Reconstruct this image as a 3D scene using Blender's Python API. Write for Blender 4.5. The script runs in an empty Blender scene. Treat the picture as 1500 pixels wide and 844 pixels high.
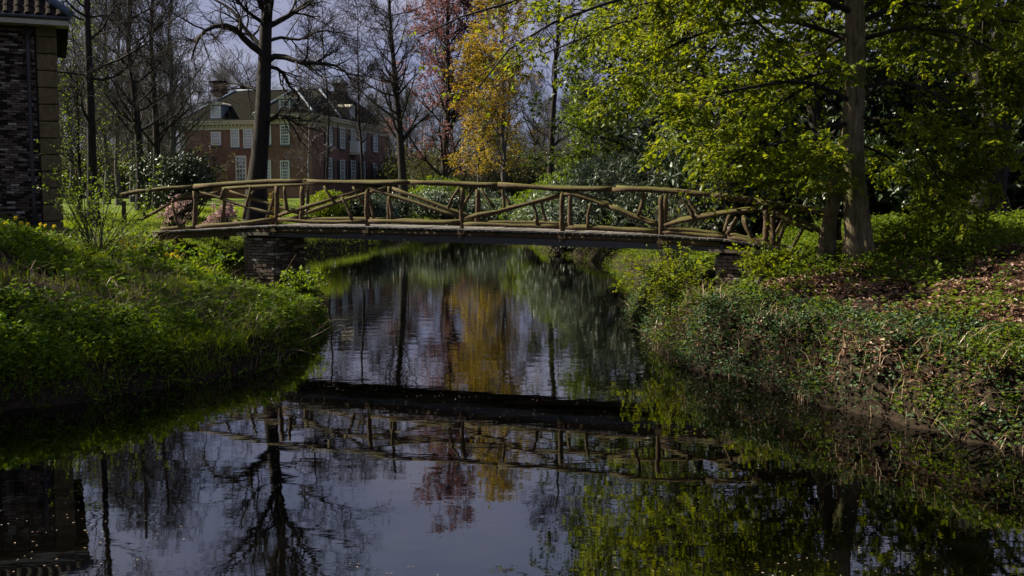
import bpy, math, random
import numpy as np
from mathutils import Matrix, Vector, Quaternion

# ------------------------------------------------------------------ camera, sky, sun, exposure
scene = bpy.context.scene
COL = scene.collection
F, PX0, PY0, HORIZON, EYE = 1500.0, 750.0, 422.0, 288.0, 2.6
PITCH = math.atan((PY0 - HORIZON) / F)
cam_d = bpy.data.cameras.new("camera")
cam_d.sensor_width = 36.0
cam_d.lens = 36.0 * F / 1500.0
cam_d.clip_end = 3000.0
cam = bpy.data.objects.new("camera", cam_d)
cam.location = (0, 0, EYE)
cam.rotation_euler = (math.pi / 2 - PITCH, 0, 0)
COL.objects.link(cam)
scene.camera = cam

SUN_AZ = (-0.965, 0.262)          # horizontal direction towards the sun
SUN_EL = math.radians(40)
SKY_STRENGTH, SUN_STRENGTH, EXPOSURE = 0.05, 5.0, 1.4

world = bpy.data.worlds.new("World")
scene.world = world
world.use_nodes = True
wn, wl = world.node_tree.nodes, world.node_tree.links
sky = wn.new('ShaderNodeTexSky')
sky.sky_type = 'NISHITA'
sky.sun_disc = False
sky.sun_elevation = SUN_EL
sky.sun_rotation = math.atan2(SUN_AZ[0], SUN_AZ[1])
sky.dust_density = 2.0
wco = wn.new('ShaderNodeTexCoord')
wmap = wn.new('ShaderNodeMapping'); wmap.inputs['Scale'].default_value = (1.0, 1.0, 3.5)
wno = wn.new('ShaderNodeTexNoise'); wno.inputs['Scale'].default_value = 1.6; wno.inputs['Detail'].default_value = 6.0
wrm = wn.new('ShaderNodeMapRange'); wrm.inputs[1].default_value = 0.36; wrm.inputs[2].default_value = 0.68
wrm.inputs[3].default_value = 0.6; wrm.inputs[4].default_value = 0.95
wmx = wn.new('ShaderNodeMix'); wmx.data_type = 'RGBA'
wmx.inputs[7].default_value = (2.5, 2.7, 4.2, 1)     # thin grey cloud veil
wl.new(wco.outputs['Generated'], wmap.inputs[0]); wl.new(wmap.outputs[0], wno.inputs['Vector'])
wl.new(wno.outputs['Fac'], wrm.inputs[0]); wl.new(wrm.outputs[0], wmx.inputs[0])
wcl = wn.new('ShaderNodeValToRGB'); wcl.color_ramp.elements[0].position = 0.38; wcl.color_ramp.elements[1].position = 0.62
wcl.color_ramp.elements[0].color = (1.35, 1.65, 3.1, 1); wcl.color_ramp.elements[1].color = (3.1, 3.1, 4.2, 1)
wno2 = wn.new('ShaderNodeTexNoise'); wno2.inputs['Scale'].default_value = 2.3; wno2.inputs['Detail'].default_value = 7.0
wl.new(wmap.outputs[0], wno2.inputs['Vector']); wl.new(wno2.outputs['Fac'], wcl.inputs[0]); wl.new(wcl.outputs[0], wmx.inputs[7])
wl.new(sky.outputs[0], wmx.inputs[6]); wl.new(wmx.outputs[2], wn['Background'].inputs[0])
wn['Background'].inputs[1].default_value = SKY_STRENGTH

sun_d = bpy.data.lights.new("sun", 'SUN')
sun_d.energy = SUN_STRENGTH
sun_d.angle = math.radians(0.5)
sun_d.color = (1.0, 0.91, 0.74)
sun = bpy.data.objects.new("sun", sun_d)
sdir = Vector((SUN_AZ[0] * math.cos(SUN_EL), SUN_AZ[1] * math.cos(SUN_EL), math.sin(SUN_EL)))
sun.rotation_euler = sdir.to_track_quat('Z', 'Y').to_euler()
sun.location = (-40, 0, 40)
COL.objects.link(sun)

scene.view_settings.view_transform = 'Standard'
scene.view_settings.look = 'None'
scene.view_settings.gamma = 1.0
scene.view_settings.use_curve_mapping = False
scene.view_settings.exposure = EXPOSURE
scene.cycles.max_bounces = 6
scene.cycles.diffuse_bounces = 2
scene.cycles.glossy_bounces = 3
scene.cycles.transmission_bounces = 3
scene.cycles.use_denoising = True
scene.cycles.caustics_reflective = False
scene.cycles.caustics_refractive = False

# ------------------------------------------------------------------ helpers: projection
SP, CP = math.sin(PITCH), math.cos(PITCH)

def ray(px, py):
    xc, yc = (px - PX0) / F, (PY0 - py) / F
    return np.array([xc, CP + yc * SP, -SP + yc * CP])

def P(px, py, d):
    r = ray(px, py)
    return r * (d / r[1]) + np.array([0, 0, EYE])

def W(px, py, z=0.0):
    r = ray(px, py)
    return (r * ((z - EYE) / r[2]) + np.array([0, 0, EYE]))[:2]

def hit(px, py, p0, n):
    r = ray(px, py); o = np.array([0, 0, EYE])
    return o + r * (np.dot(np.asarray(p0) - o, n) / np.dot(r, n))

def nrmz(v):
    return v / np.maximum(np.linalg.norm(v, axis=-1, keepdims=True), 1e-9)

# ------------------------------------------------------------------ helpers: noise
def _hash(ix, iy, seed):
    h = (ix.astype(np.int64) * 374761393 + iy.astype(np.int64) * 668265263 + seed * 1442695041) & 0x7fffffff
    h = ((h ^ (h >> 13)) * 1274126177) & 0x7fffffff
    return ((h ^ (h >> 16)) & 0xffff) / 65535.0

def vnoise(x, y, seed=0):
    x = np.asarray(x, float); y = np.asarray(y, float)
    ix, iy = np.floor(x), np.floor(y)
    fx, fy = x - ix, y - iy
    fx = fx * fx * (3 - 2 * fx); fy = fy * fy * (3 - 2 * fy)
    a = _hash(ix, iy, seed); b = _hash(ix + 1, iy, seed)
    c = _hash(ix, iy + 1, seed); d = _hash(ix + 1, iy + 1, seed)
    return (a * (1 - fx) + b * fx) * (1 - fy) + (c * (1 - fx) + d * fx) * fy

def fbm(x, y, seed=0, o=4):
    r, a, s = 0, 0.5, 0
    for i in range(o):
        r = r + a * vnoise(x * 2 ** i, y * 2 ** i, seed + i * 17); s += a; a *= 0.5
    return r / s

def sstep(a, b, x):
    t = np.clip((x - a) / (b - a), 0, 1)
    return t * t * (3 - 2 * t)

# ------------------------------------------------------------------ helpers: objects
def tag(o, label=None, cat=None, group=None, kind=None):
    if label: o["label"] = label
    if cat: o["category"] = cat
    if group: o["group"] = group
    if kind: o["kind"] = kind
    return o

def empty(name, loc, label=None, cat=None, group=None):
    o = bpy.data.objects.new(name, None)
    o.empty_display_size = 0.2
    o.location = loc
    COL.objects.link(o)
    return tag(o, label, cat, group)

def link(name, me, mat=None, parent=None, local=False):
    o = bpy.data.objects.new(name, me)
    COL.objects.link(o)
    if mat is not None and len(me.materials) == 0:
        me.materials.append(mat)
    if parent is not None:
        o.parent = parent
        if not local:
            l = Vector((0, 0, 0)); p = parent
            while p is not None:
                l += p.location if p.matrix_parent_inverse == Matrix.Identity(4) else Vector((0, 0, 0))
                p = p.parent
            o.matrix_parent_inverse = Matrix.Translation(-l) if parent.type == 'EMPTY' else Matrix.Identity(4)
    return o

def np_mesh(name, verts, faces, rnd=None, smooth=False, midx=None):
    """verts (N,3); faces (M,3|4) array or list of such arrays"""
    if not isinstance(faces, list): faces = [faces]
    faces = [np.asarray(f, np.int32) for f in faces if len(f)]
    me = bpy.data.meshes.new(name)
    verts = np.asarray(verts, np.float32)
    me.vertices.add(len(verts)); me.vertices.foreach_set('co', verts.ravel())
    nl = sum(f.size for f in faces); nf = sum(len(f) for f in faces)
    me.loops.add(nl); me.loops.foreach_set('vertex_index', np.concatenate([f.ravel() for f in faces]))
    me.polygons.add(nf)
    tot = np.concatenate([np.full(len(f), f.shape[1], np.int32) for f in faces])
    me.polygons.foreach_set('loop_start', np.concatenate([[0], np.cumsum(tot)[:-1]]).astype(np.int32))
    me.polygons.foreach_set('use_smooth', np.full(nf, bool(smooth)))
    if midx is not None: me.polygons.foreach_set('material_index', np.asarray(midx, np.int32))
    if rnd is not None:
        a = me.attributes.new('rnd', 'FLOAT', 'POINT'); a.data.foreach_set('value', np.asarray(rnd, np.float32))
    me.update(calc_edges=True)
    return me

class Geo:
    """collects arrays for one mesh"""
    def __init__(s): s.v, s.f, s.r, s.n = [], [], [], 0
    def add(s, v, f, r=None):
        v = np.asarray(v, float).reshape(-1, 3); f = np.asarray(f, int)
        s.v.append(v); s.f.append(f + s.n); s.n += len(v)
        s.r.append(np.full(len(v), 0.5) if r is None else np.asarray(r, float))
        return s
    def mesh(s, name, smooth=False):
        q = [f for f in s.f if f.shape[1] == 4]; t = [f for f in s.f if f.shape[1] == 3]
        fs = []
        if q: fs.append(np.concatenate(q))
        if t: fs.append(np.concatenate(t))
        return np_mesh(name, np.concatenate(s.v), fs, np.concatenate(s.r), smooth)

BOXF = np.array([[0, 3, 2, 1], [4, 5, 6, 7], [0, 1, 5, 4], [1, 2, 6, 5], [2, 3, 7, 6], [3, 0, 4, 7]])
def box(g, c, u, v, w, r=None):
    """box centred at c with half-extent vectors u, v, w"""
    c, u, v, w = map(lambda a: np.asarray(a, float), (c, u, v, w))
    pts = [c - u - v - w, c + u - v - w, c + u + v - w, c - u + v - w, c - u - v + w, c + u - v + w, c + u + v + w, c - u + v + w]
    g.add(pts, BOXF, None if r is None else np.full(8, r))
    return g

def chamfer_box_mesh(name, sx, sy, sz, ch, jit=0.0, seed=0):
    """box with chamfered edges (24 verts), centred, 44 triangles"""
    import bmesh
    bm = bmesh.new()
    bmesh.ops.create_cube(bm, size=1.0)
    rr = random.Random(seed)
    for v in bm.verts:
        v.co = Vector((v.co.x * sx + rr.uniform(-jit, jit), v.co.y * sy + rr.uniform(-jit, jit), v.co.z * sz + rr.uniform(-jit, jit)))
    bmesh.ops.bevel(bm, geom=list(bm.edges), offset=ch, segments=1, affect='EDGES')
    me = bpy.data.meshes.new(name); bm.to_mesh(me); bm.free()
    return me

def tubes(Pn, R, n=5):
    """Pn (N,k,3) R (N,k) -> verts, quads"""
    N, k, _ = Pn.shape
    T = np.empty_like(Pn)
    T[:, 1:-1] = Pn[:, 2:] - Pn[:, :-2]; T[:, 0] = Pn[:, 1] - Pn[:, 0]; T[:, -1] = Pn[:, -1] - Pn[:, -2]
    T = nrmz(T)
    m = nrmz(Pn[:, -1] - Pn[:, 0])
    ref = np.where(np.abs(m[:, 2:3]) > 0.8, np.array([[1.0, 0.13, 0]]), np.array([[0.07, 0, 1.0]]))
    U = nrmz(np.cross(T, ref[:, None, :])); V = np.cross(T, U)
    a = np.arange(n) * 2 * math.pi / n
    vert = Pn[:, :, None, :] + R[:, :, None, None] * (np.cos(a)[None, None, :, None] * U[:, :, None, :] + np.sin(a)[None, None, :, None] * V[:, :, None, :])
    i = np.arange(N)[:, None, None] * k * n; j = np.arange(k - 1)[None, :, None] * n; q = np.arange(n)[None, None, :]
    q2 = (q + 1) % n
    f = np.stack([i + j + q, i + j + q2, i + j + n + q2, i + j + n + q], -1).reshape(-1, 4)
    return vert.reshape(-1, 3), f

def resample(pts, k):
    pts = np.asarray(pts, float)
    # Catmull-Rom style smoothing by cumulative chord, then linear resample of a dense curve
    n = len(pts)
    ext = np.vstack([2 * pts[0] - pts[1], pts, 2 * pts[-1] - pts[-2]])
    out = []
    for i in range(n - 1):
        p0, p1, p2, p3 = ext[i:i + 4]
        for t in np.linspace(0, 1, 8, endpoint=False):
            out.append(0.5 * ((2 * p1) + (-p0 + p2) * t + (2 * p0 - 5 * p1 + 4 * p2 - p3) * t * t + (-p0 + 3 * p1 - 3 * p2 + p3) * t ** 3))
    out.append(pts[-1]); out = np.array(out)
    s = np.concatenate([[0], np.cumsum(np.linalg.norm(np.diff(out, axis=0), axis=1))])
    q = np.linspace(0, s[-1], k)
    return np.stack([np.interp(q, s, out[:, c]) for c in range(out.shape[1])], -1)

def at_t(Pn, t):
    """point and tangent at parameter t (M,) on lines Pn (M,k,3)"""
    k = Pn.shape[1]
    x = np.clip(t * (k - 1), 0, k - 1.001); i = x.astype(int); f = (x - i)[:, None]
    m = np.arange(len(Pn))
    a, b = Pn[m, i], Pn[m, i + 1]
    return a * (1 - f) + b * f, nrmz(b - a), i, f[:, 0]

def grow(rng, Pn, R, per, t0, t1, length, ang, k=4, up=0.0, wig=0.15, rr=0.6, tip=0.3, lenvar=0.35, tfade=0.5, rmax=9, flat=0.0):
    """children of the branches Pn; length absolute (m); ang mean angle from the parent"""
    N = len(Pn)
    idx = np.repeat(np.arange(N), per)
    M = len(idx)
    t = rng.uniform(t0, t1, M)
    base, T, i, f = at_t(Pn[idx], t)
    rb = R[idx, i] * (1 - f) + R[idx, np.minimum(i + 1, R.shape[1] - 1)] * f
    rnd = rng.normal(size=(M, 3)); rnd[:, 2] *= (1 - flat)
    perp = nrmz(rnd - (rnd * T).sum(1, keepdims=True) * T)
    a = ang * rng.uniform(0.6, 1.3, M)[:, None]
    D = nrmz(np.cos(a) * T + np.sin(a) * perp)
    L = length * (1 - tfade * (t - t0) / max(t1 - t0, 1e-6)) * (1 + rng.uniform(-lenvar, lenvar, M))
    out = np.empty((M, k, 3)); out[:, 0] = base
    for s in range(1, k):
        D = nrmz(D + rng.normal(size=(M, 3)) * wig + np.array([0, 0, up]))
        out[:, s] = out[:, s - 1] + D * (L / (k - 1))[:, None]
    r0 = np.minimum(rb * rr, rmax)
    RR = r0[:, None] * np.linspace(1, tip, k)[None, :]
    return out, RR

def leaves(rng, pos, D, Nn, L, Wd, fold=0.18, six=True, rnd=None):
    """leaf blades at pos along D with normal Nn"""
    D = nrmz(D); S = nrmz(np.cross(Nn, D)); Nn = np.cross(D, S)
    L = np.broadcast_to(np.asarray(L, float), (len(pos),))[:, None]; Wd = np.broadcast_to(np.asarray(Wd, float), (len(pos),))[:, None]
    fo = Nn * fold * Wd
    if six:
        v = np.stack([pos, pos + D * L * 0.33 + S * Wd * 0.5 + fo, pos + D * L * 0.72 + S * Wd * 0.38 + fo * 0.8,
                      pos + D * L - Nn * fold * L * 0.3, pos + D * L * 0.72 - S * Wd * 0.38 + fo * 0.8, pos + D * L * 0.33 - S * Wd * 0.5 + fo], 1)
        b = np.arange(len(pos))[:, None] * 6
        f = np.concatenate([b + np.array([[0, 3, 2, 1]]), b + np.array([[0, 5, 4, 3]])])
        n = 6
    else:
        v = np.stack([pos, pos + D * L * 0.45 + S * Wd * 0.5 + fo, pos + D * L, pos + D * L * 0.45 - S * Wd * 0.5 + fo], 1)
        f = np.arange(len(pos))[:, None] * 4 + np.array([[0, 3, 2, 1]])
        n = 4
    r = rng.random(len(pos)) if rnd is None else rnd
    return v.reshape(-1, 3), f, np.repeat(r, n)

def leaf_on_twigs(rng, Pn, per, size, six=True, t0=0.15, updir=0.8, var=0.45, aspect=0.62, droop=-0.15, keep=None, spray=False):
    N = len(Pn); idx = np.repeat(np.arange(N), per)
    t = rng.uniform(t0, 1.0, len(idx))
    pos, T, _, _ = at_t(Pn[idx], t)
    cl = np.repeat(rng.random(N), per)
    if keep is not None:
        kk = keep(pos); pos, T, cl = pos[kk], T[kk], cl[kk]
    M = len(pos)
    if spray:
        sd_ = nrmz(np.cross(T, np.array([0.03, 0.02, 1.0]))) * np.where(rng.random(M) < 0.5, -1, 1)[:, None]
        D = nrmz(T * 0.55 + sd_ * 0.8 + rng.normal(size=(M, 3)) * 0.28 + np.array([0, 0, droop - 0.1]))
    else:
        D = nrmz(T * 0.5 + rng.normal(size=(M, 3)) * np.array([1, 1, 0.6]) * 0.7 + np.array([0, 0, droop]))
    Nn = nrmz(np.array([0, 0, updir]) + rng.normal(size=(M, 3)) * 0.55)
    L = size * (1 + rng.uniform(-var, var, M))
    return leaves(rng, pos + D * size * 0.15, D, Nn, L, L * aspect, six=six, rnd=0.5 * rng.random(M) + 0.5 * cl)

# ------------------------------------------------------------------ materials
def mat(name, rough=0.8, spec=0.3):
    m = bpy.data.materials.new(name); m.use_nodes = True
    b = m.node_tree.nodes['Principled BSDF']
    b.inputs['Roughness'].default_value = rough
    b.inputs['Specular IOR Level'].default_value = spec
    return m, m.node_tree.nodes, m.node_tree.links, b

def ramp(n, stops):
    r = n.new('ShaderNodeValToRGB')
    e = r.color_ramp.elements
    while len(e) > 1: e.remove(e[-1])
    e[0].position, e[0].color = stops[0][0], (*stops[0][1], 1)
    for p, c in stops[1:]:
        x = e.new(p); x.color = (*c, 1)
    return r

def noise(n, l, scale, detail=4, stretch=None, src='Object', rough=0.6):
    co = n.new('ShaderNodeTexCoord'); t = n.new('ShaderNodeTexNoise')
    t.inputs['Scale'].default_value = scale; t.inputs['Detail'].default_value = detail; t.inputs['Roughness'].default_value = rough
    if stretch:
        mp = n.new('ShaderNodeMapping'); mp.inputs['Scale'].default_value = stretch
        l.new(co.outputs[src], mp.inputs[0]); l.new(mp.outputs[0], t.inputs['Vector'])
    else:
        l.new(co.outputs[src], t.inputs['Vector'])
    return t

def bump(n, l, b, hsrc, strength=0.5, dist=0.02):
    bp = n.new('ShaderNodeBump'); bp.inputs['Strength'].default_value = strength; bp.inputs['Distance'].default_value = dist
    l.new(hsrc, bp.inputs['Height']); l.new(bp.outputs[0], b.inputs['Normal'])
    return bp

def leaf_mat(name, stops, trans=0.45, tcol=(1.5, 1.35, 0.55), rough=0.45, spec=0.35):
    m, n, l, b = mat(name, rough, spec)
    at = n.new('ShaderNodeAttribute'); at.attribute_name = 'rnd'
    r = ramp(n, stops); l.new(at.outputs['Fac'], r.inputs[0])
    l.new(r.outputs[0], b.inputs['Base Color'])
    tr = n.new('ShaderNodeBsdfTranslucent')
    mu = n.new('ShaderNodeMix'); mu.data_type = 'RGBA'; mu.blend_type = 'MULTIPLY'; mu.inputs[0].default_value = 1.0
    mu.inputs[7].default_value = (*tcol, 1); l.new(r.outputs[0], mu.inputs[6]); l.new(mu.outputs[2], tr.inputs['Color'])
    mx = n.new('ShaderNodeMixShader'); mx.inputs[0].default_value = trans
    l.new(b.outputs[0], mx.inputs[1]); l.new(tr.outputs[0], mx.inputs[2])
    l.new(mx.outputs[0], n['Material Output'].inputs['Surface'])
    return m

def bark_mat(name, c0, c1, scale=6, stretch=(3, 3, 0.5), bs=0.6, moss=None):
    m, n, l, b = mat(name, 0.9, 0.15)
    t = noise(n, l, scale, 6, stretch)
    r = ramp(n, [(0.3, c0), (0.72, c1)]); l.new(t.outputs['Fac'], r.inputs[0])
    out = r.outputs[0]
    if moss:
        t2 = noise(n, l, 1.3, 5); r2 = ramp(n, [(0.5, (0, 0, 0)), (0.62, (1, 1, 1))]); l.new(t2.outputs['Fac'], r2.inputs[0])
        mx = n.new('ShaderNodeMix'); mx.data_type = 'RGBA'; l.new(r2.outputs[0], mx.inputs[0]); l.new(out, mx.inputs[6]); mx.inputs[7].default_value = (*moss, 1)
        out = mx.outputs[2]
    l.new(out, b.inputs['Base Color'])
    bump(n, l, b, t.outputs['Fac'], bs, 0.03)
    return m

M = {}
M['beech_leaf'] = leaf_mat('beech_leaf', [(0, (0.075, 0.12, 0.006)), (0.5, (0.14, 0.19, 0.009)), (1, (0.22, 0.24, 0.015))], 0.55, spec=0.25)
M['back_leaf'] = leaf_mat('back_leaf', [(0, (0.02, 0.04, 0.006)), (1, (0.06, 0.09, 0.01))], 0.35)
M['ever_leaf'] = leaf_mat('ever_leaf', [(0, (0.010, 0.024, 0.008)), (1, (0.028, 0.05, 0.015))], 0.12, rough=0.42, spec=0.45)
M['rhodo_leaf'] = leaf_mat('rhodo_leaf', [(0, (0.045, 0.08, 0.035)), (0.5, (0.11, 0.16, 0.09)), (1, (0.22, 0.27, 0.20))], 0.1, rough=0.45, spec=0.55)  # pale tones put the glancing sheen of the leaves into the colour
M['fresh_leaf'] = leaf_mat('fresh_leaf', [(0, (0.06, 0.12, 0.008)), (1, (0.14, 0.2, 0.012))], 0.5)
M['gold_leaf'] = leaf_mat('gold_leaf', [(0, (0.13, 0.13, 0.010)), (0.5, (0.27, 0.19, 0.016)), (1, (0.38, 0.27, 0.03))], 0.5, tcol=(1.3, 1.2, 0.6))
M['red_leaf'] = leaf_mat('red_leaf', [(0, (0.10, 0.042, 0.05)), (1, (0.22, 0.115, 0.125))], 0.45, tcol=(1.3, 1.1, 0.9))
M['thicket_leaf'] = leaf_mat('thicket_leaf', [(0, (0.06, 0.05, 0.02)), (1, (0.09, 0.12, 0.025))], 0.4)
M['pink_petal'] = leaf_mat('pink_petal', [(0, (0.45, 0.26, 0.27)), (1, (0.68, 0.50, 0.50))], 0.4, tcol=(1.1, 1, 1))
M['herb_leaf'] = leaf_mat('herb_leaf', [(0, (0.035, 0.08, 0.008)), (0.5, (0.09, 0.16, 0.010)), (1, (0.17, 0.22, 0.012))], 0.4, rough=0.6, spec=0.15)
M['bank_leaf'] = leaf_mat('bank_leaf', [(0, (0.045, 0.085, 0.01)), (0.6, (0.09, 0.14, 0.012)), (1, (0.17, 0.2, 0.018))], 0.45, rough=0.6, spec=0.15)
M['ivy_leaf'] = leaf_mat('ivy_leaf', [(0, (0.02, 0.05, 0.015)), (1, (0.06, 0.10, 0.04))], 0.12, rough=0.55, spec=0.2)
M['grass'] = leaf_mat('grass', [(0, (0.075, 0.135, 0.006)), (0.7, (0.15, 0.22, 0.009)), (1, (0.23, 0.23, 0.03))], 0.5, spec=0.15)
M['litter'] = leaf_mat('litter', [(0, (0.07, 0.035, 0.02)), (0.6, (0.16, 0.085, 0.05)), (1, (0.30, 0.19, 0.12))], 0.15, tcol=(1, 1, 1))
M['straw'] = leaf_mat('straw', [(0, (0.16, 0.10, 0.05)), (1, (0.36, 0.27, 0.16))], 0.1, tcol=(1, 1, 1))
M['petal_fleck'] = leaf_mat('petal_fleck', [(0, (0.16, 0.10, 0.06)), (1, (0.36, 0.29, 0.22))], 0.1, tcol=(1, 1, 1))
M['daffodil'] = leaf_mat('daffodil', [(0, (0.66, 0.50, 0.02)), (1, (0.75, 0.62, 0.05))], 0.4, tcol=(1, 1, 1))
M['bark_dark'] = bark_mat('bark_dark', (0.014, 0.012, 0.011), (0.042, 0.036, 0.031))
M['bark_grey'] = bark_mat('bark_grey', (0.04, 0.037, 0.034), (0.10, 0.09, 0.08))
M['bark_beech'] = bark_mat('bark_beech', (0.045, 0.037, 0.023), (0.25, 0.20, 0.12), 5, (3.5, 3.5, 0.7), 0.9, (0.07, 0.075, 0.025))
M['bark_pale'] = bark_mat('bark_pale', (0.12, 0.11, 0.10), (0.42, 0.40, 0.36), 7, (1, 1, 2.2))

def simple(name, c, rough=0.6, spec=0.4, nscale=8, var=0.25, metal=0):
    m, n, l, b = mat(name, rough, spec)
    t = noise(n, l, nscale, 5)
    r = ramp(n, [(0.3, tuple(x * (1 - var) for x in c)), (0.7, tuple(min(1, x * (1 + var)) for x in c))])
    l.new(t.outputs['Fac'], r.inputs[0]); l.new(r.outputs[0], b.inputs['Base Color'])
    b.inputs['Metallic'].default_value = metal
    bump(n, l, b, t.outputs['Fac'], 0.2, 0.01)
    return m

def rand_mat(name, stops, rough=0.85, nscale=25, bs=0.6, streak=None, spec=0.25):
    """colour varies per object (Object Info random) with grain on top"""
    m, n, l, b = mat(name, rough, spec)
    oi = n.new('ShaderNodeObjectInfo'); r = ramp(n, stops); l.new(oi.outputs['Random'], r.inputs[0])
    t = noise(n, l, nscale, 6, streak); ge = n.new('ShaderNodeNewGeometry'); l.new(ge.outputs['Position'], t.inputs['Vector'])
    r2 = ramp(n, [(0.25, (0.55, 0.55, 0.55)), (0.75, (1.3, 1.3, 1.3))]); l.new(t.outputs['Fac'], r2.inputs[0])
    mx = n.new('ShaderNodeMix'); mx.data_type = 'RGBA'; mx.blend_type = 'MULTIPLY'; mx.inputs[0].default_value = 1
    l.new(r.outputs[0], mx.inputs[6]); l.new(r2.outputs[0], mx.inputs[7]); l.new(mx.outputs[2], b.inputs['Base Color'])
    bump(n, l, b, t.outputs['Fac'], bs, 0.01)
    return m

def rnd_attr_mat(src, name):
    m_ = M[src].copy(); m_.name = name
    n_, l_ = m_.node_tree.nodes, m_.node_tree.links
    oi = next(q for q in n_ if q.type == 'OBJECT_INFO'); at_ = n_.new('ShaderNodeAttribute'); at_.attribute_name = 'rnd'
    for lk in list(oi.outputs['Random'].links): l_.new(at_.outputs['Fac'], lk.to_socket)
    return m_

def wood_mat(name, c0, c1, mossc, mossamt=0.5):
    m, n, l, b = mat(name, 0.85, 0.2)
    t = noise(n, l, 24, 8, (1, 1, 1), rough=0.7)
    r = ramp(n, [(0.3, c0), (0.7, c1)]); l.new(t.outputs['Fac'], r.inputs[0])
    g = n.new('ShaderNodeNewGeometry'); sx = n.new('ShaderNodeSeparateXYZ'); l.new(g.outputs['Normal'], sx.inputs[0])
    t2 = noise(n, l, 3.5, 5)
    ad = n.new('ShaderNodeMath'); ad.operation = 'MULTIPLY_ADD'; ad.inputs[1].default_value = 0.45; l.new(sx.outputs['Z'], ad.inputs[0]); l.new(t2.outputs['Fac'], ad.inputs[2])
    r2 = ramp(n, [(1.0 - mossamt, (0, 0, 0)), (min(1.0, 1.12 - mossamt), (1, 1, 1))]); l.new(ad.outputs[0], r2.inputs[0])
    mx = n.new('ShaderNodeMix'); mx.data_type = 'RGBA'; l.new(r2.outputs[0], mx.inputs[0]); l.new(r.outputs[0], mx.inputs[6]); mx.inputs[7].default_value = (*mossc, 1)
    l.new(mx.outputs[2], b.inputs['Base Color'])
    bump(n, l, b, t.outputs['Fac'], 0.7, 0.015)
    return m

M['log'] = wood_mat('log', (0.018, 0.012, 0.007), (0.125, 0.084, 0.044), (0.07, 0.066, 0.012), 0.33)
M['plank'] = rand_mat('plank', [(0, (0.09, 0.083, 0.072)), (1, (0.19, 0.175, 0.155))], 0.75, 14)
M['steel'] = simple('steel', (0.03, 0.032, 0.033), 0.5, 0.5)
M['brick_old'] = rand_mat('brick_old', [(0, (0.07, 0.05, 0.04)), (0.55, (0.15, 0.11, 0.085)), (0.85, (0.22, 0.18, 0.15)), (1, (0.42, 0.38, 0.34))])
M['mortar'] = simple('mortar', (0.035, 0.031, 0.027), 0.95, 0.1, 20)
M['stone_cap'] = simple('stone_cap', (0.15, 0.13, 0.10), 0.85, 0.2, 10)
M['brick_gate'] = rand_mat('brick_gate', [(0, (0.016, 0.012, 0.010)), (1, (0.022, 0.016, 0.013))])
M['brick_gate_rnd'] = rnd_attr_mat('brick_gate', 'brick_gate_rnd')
M['quoin'] = rand_mat('quoin', [(0, (0.12, 0.09, 0.046)), (1, (0.17, 0.13, 0.068))], 0.85, 8, 0.3)
M['tile'] = rand_mat('tile', [(0, (0.015, 0.012, 0.010)), (1, (0.032, 0.023, 0.018))], 0.95, 12, spec=0.05)
M['lead'] = simple('lead', (0.08, 0.11, 0.15), 0.55, 0.3)
M['white_paint'] = simple('white_paint', (0.55, 0.57, 0.56), 0.5, 0.4, 30, 0.06)
M['cream_paint'] = simple('cream_paint', (0.42, 0.39, 0.31), 0.6, 0.3, 6, 0.12)
M['shutter'] = simple('shutter', (0.012, 0.018, 0.018), 0.5, 0.4)
M['roof_slate'] = simple('roof_slate', (0.011, 0.0105, 0.008), 0.95, 0.03, 30, 0.35)
m, n, l, b = mat('glass', 0.04, 1.0); b.inputs['Base Color'].default_value = (0.015, 0.04, 0.055, 1); b.inputs['IOR'].default_value = 1.9; M['glass'] = m
# far brickwork: too small to tell the bricks apart
m, n, l, b = mat('house_brick', 0.9, 0.2)
co = n.new('ShaderNodeTexCoord'); mp = n.new('ShaderNodeMapping'); mp.inputs['Scale'].default_value = (4.5, 4.5, 15)
bt = n.new('ShaderNodeTexNoise'); bt.inputs['Scale'].default_value = 1.0; bt.inputs['Detail'].default_value = 2
l.new(co.outputs['Object'], mp.inputs[0]); l.new(mp.outputs[0], bt.inputs['Vector'])
t2 = noise(n, l, 0.35, 4)
r = ramp(n, [(0.3, (0.12, 0.064, 0.05)), (0.7, (0.23, 0.132, 0.105))]); l.new(bt.outputs['Fac'], r.inputs[0])
r2 = ramp(n, [(0.3, (0.75, 0.75, 0.75)), (0.7, (1.1, 1.1, 1.1))]); l.new(t2.outputs['Fac'], r2.inputs[0])
mx = n.new('ShaderNodeMix'); mx.data_type = 'RGBA'; mx.blend_type = 'MULTIPLY'; mx.inputs[0].default_value = 1
l.new(r.outputs[0], mx.inputs[6]); l.new(r2.outputs[0], mx.inputs[7]); l.new(mx.outputs[2], b.inputs['Base Color'])
bump(n, l, b, bt.outputs['Fac'], 0.3, 0.01); M['house_brick'] = m

# ------------------------------------------------------------------ ground and water
POND = [(-26, -16), (-13, 3), (-9.2, 9), W(0, 602), W(130, 588), W(300, 562), W(415, 534), W(468, 500), (-3.6, 20.7), (-4.9, 24.0), (-7.4, 28),
        (-10, 33), (-11, 40), W(440, 373), W(500, 366), W(552, 359), (-8.0, 62), (-7.4, 66.5), (-4, 69.5), (-0.5, 69), (1.3, 65),
        (1.1, 61), (0.9, 57), (1.2, 52), (2.4, 45), (3.6, 39.5), W(898, 398), (3.6, 32.5), (3.7, 28), W(925, 455), W(940, 485), W(965, 512), W(1010, 538),
        W(1100, 563), W(1200, 593), W(1300, 614), W(1400, 641), W(1500, 664), (6.6, 8), (10, 2), (24, -16)]
POND = np.array([tuple(p) for p in POND], float)

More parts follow.
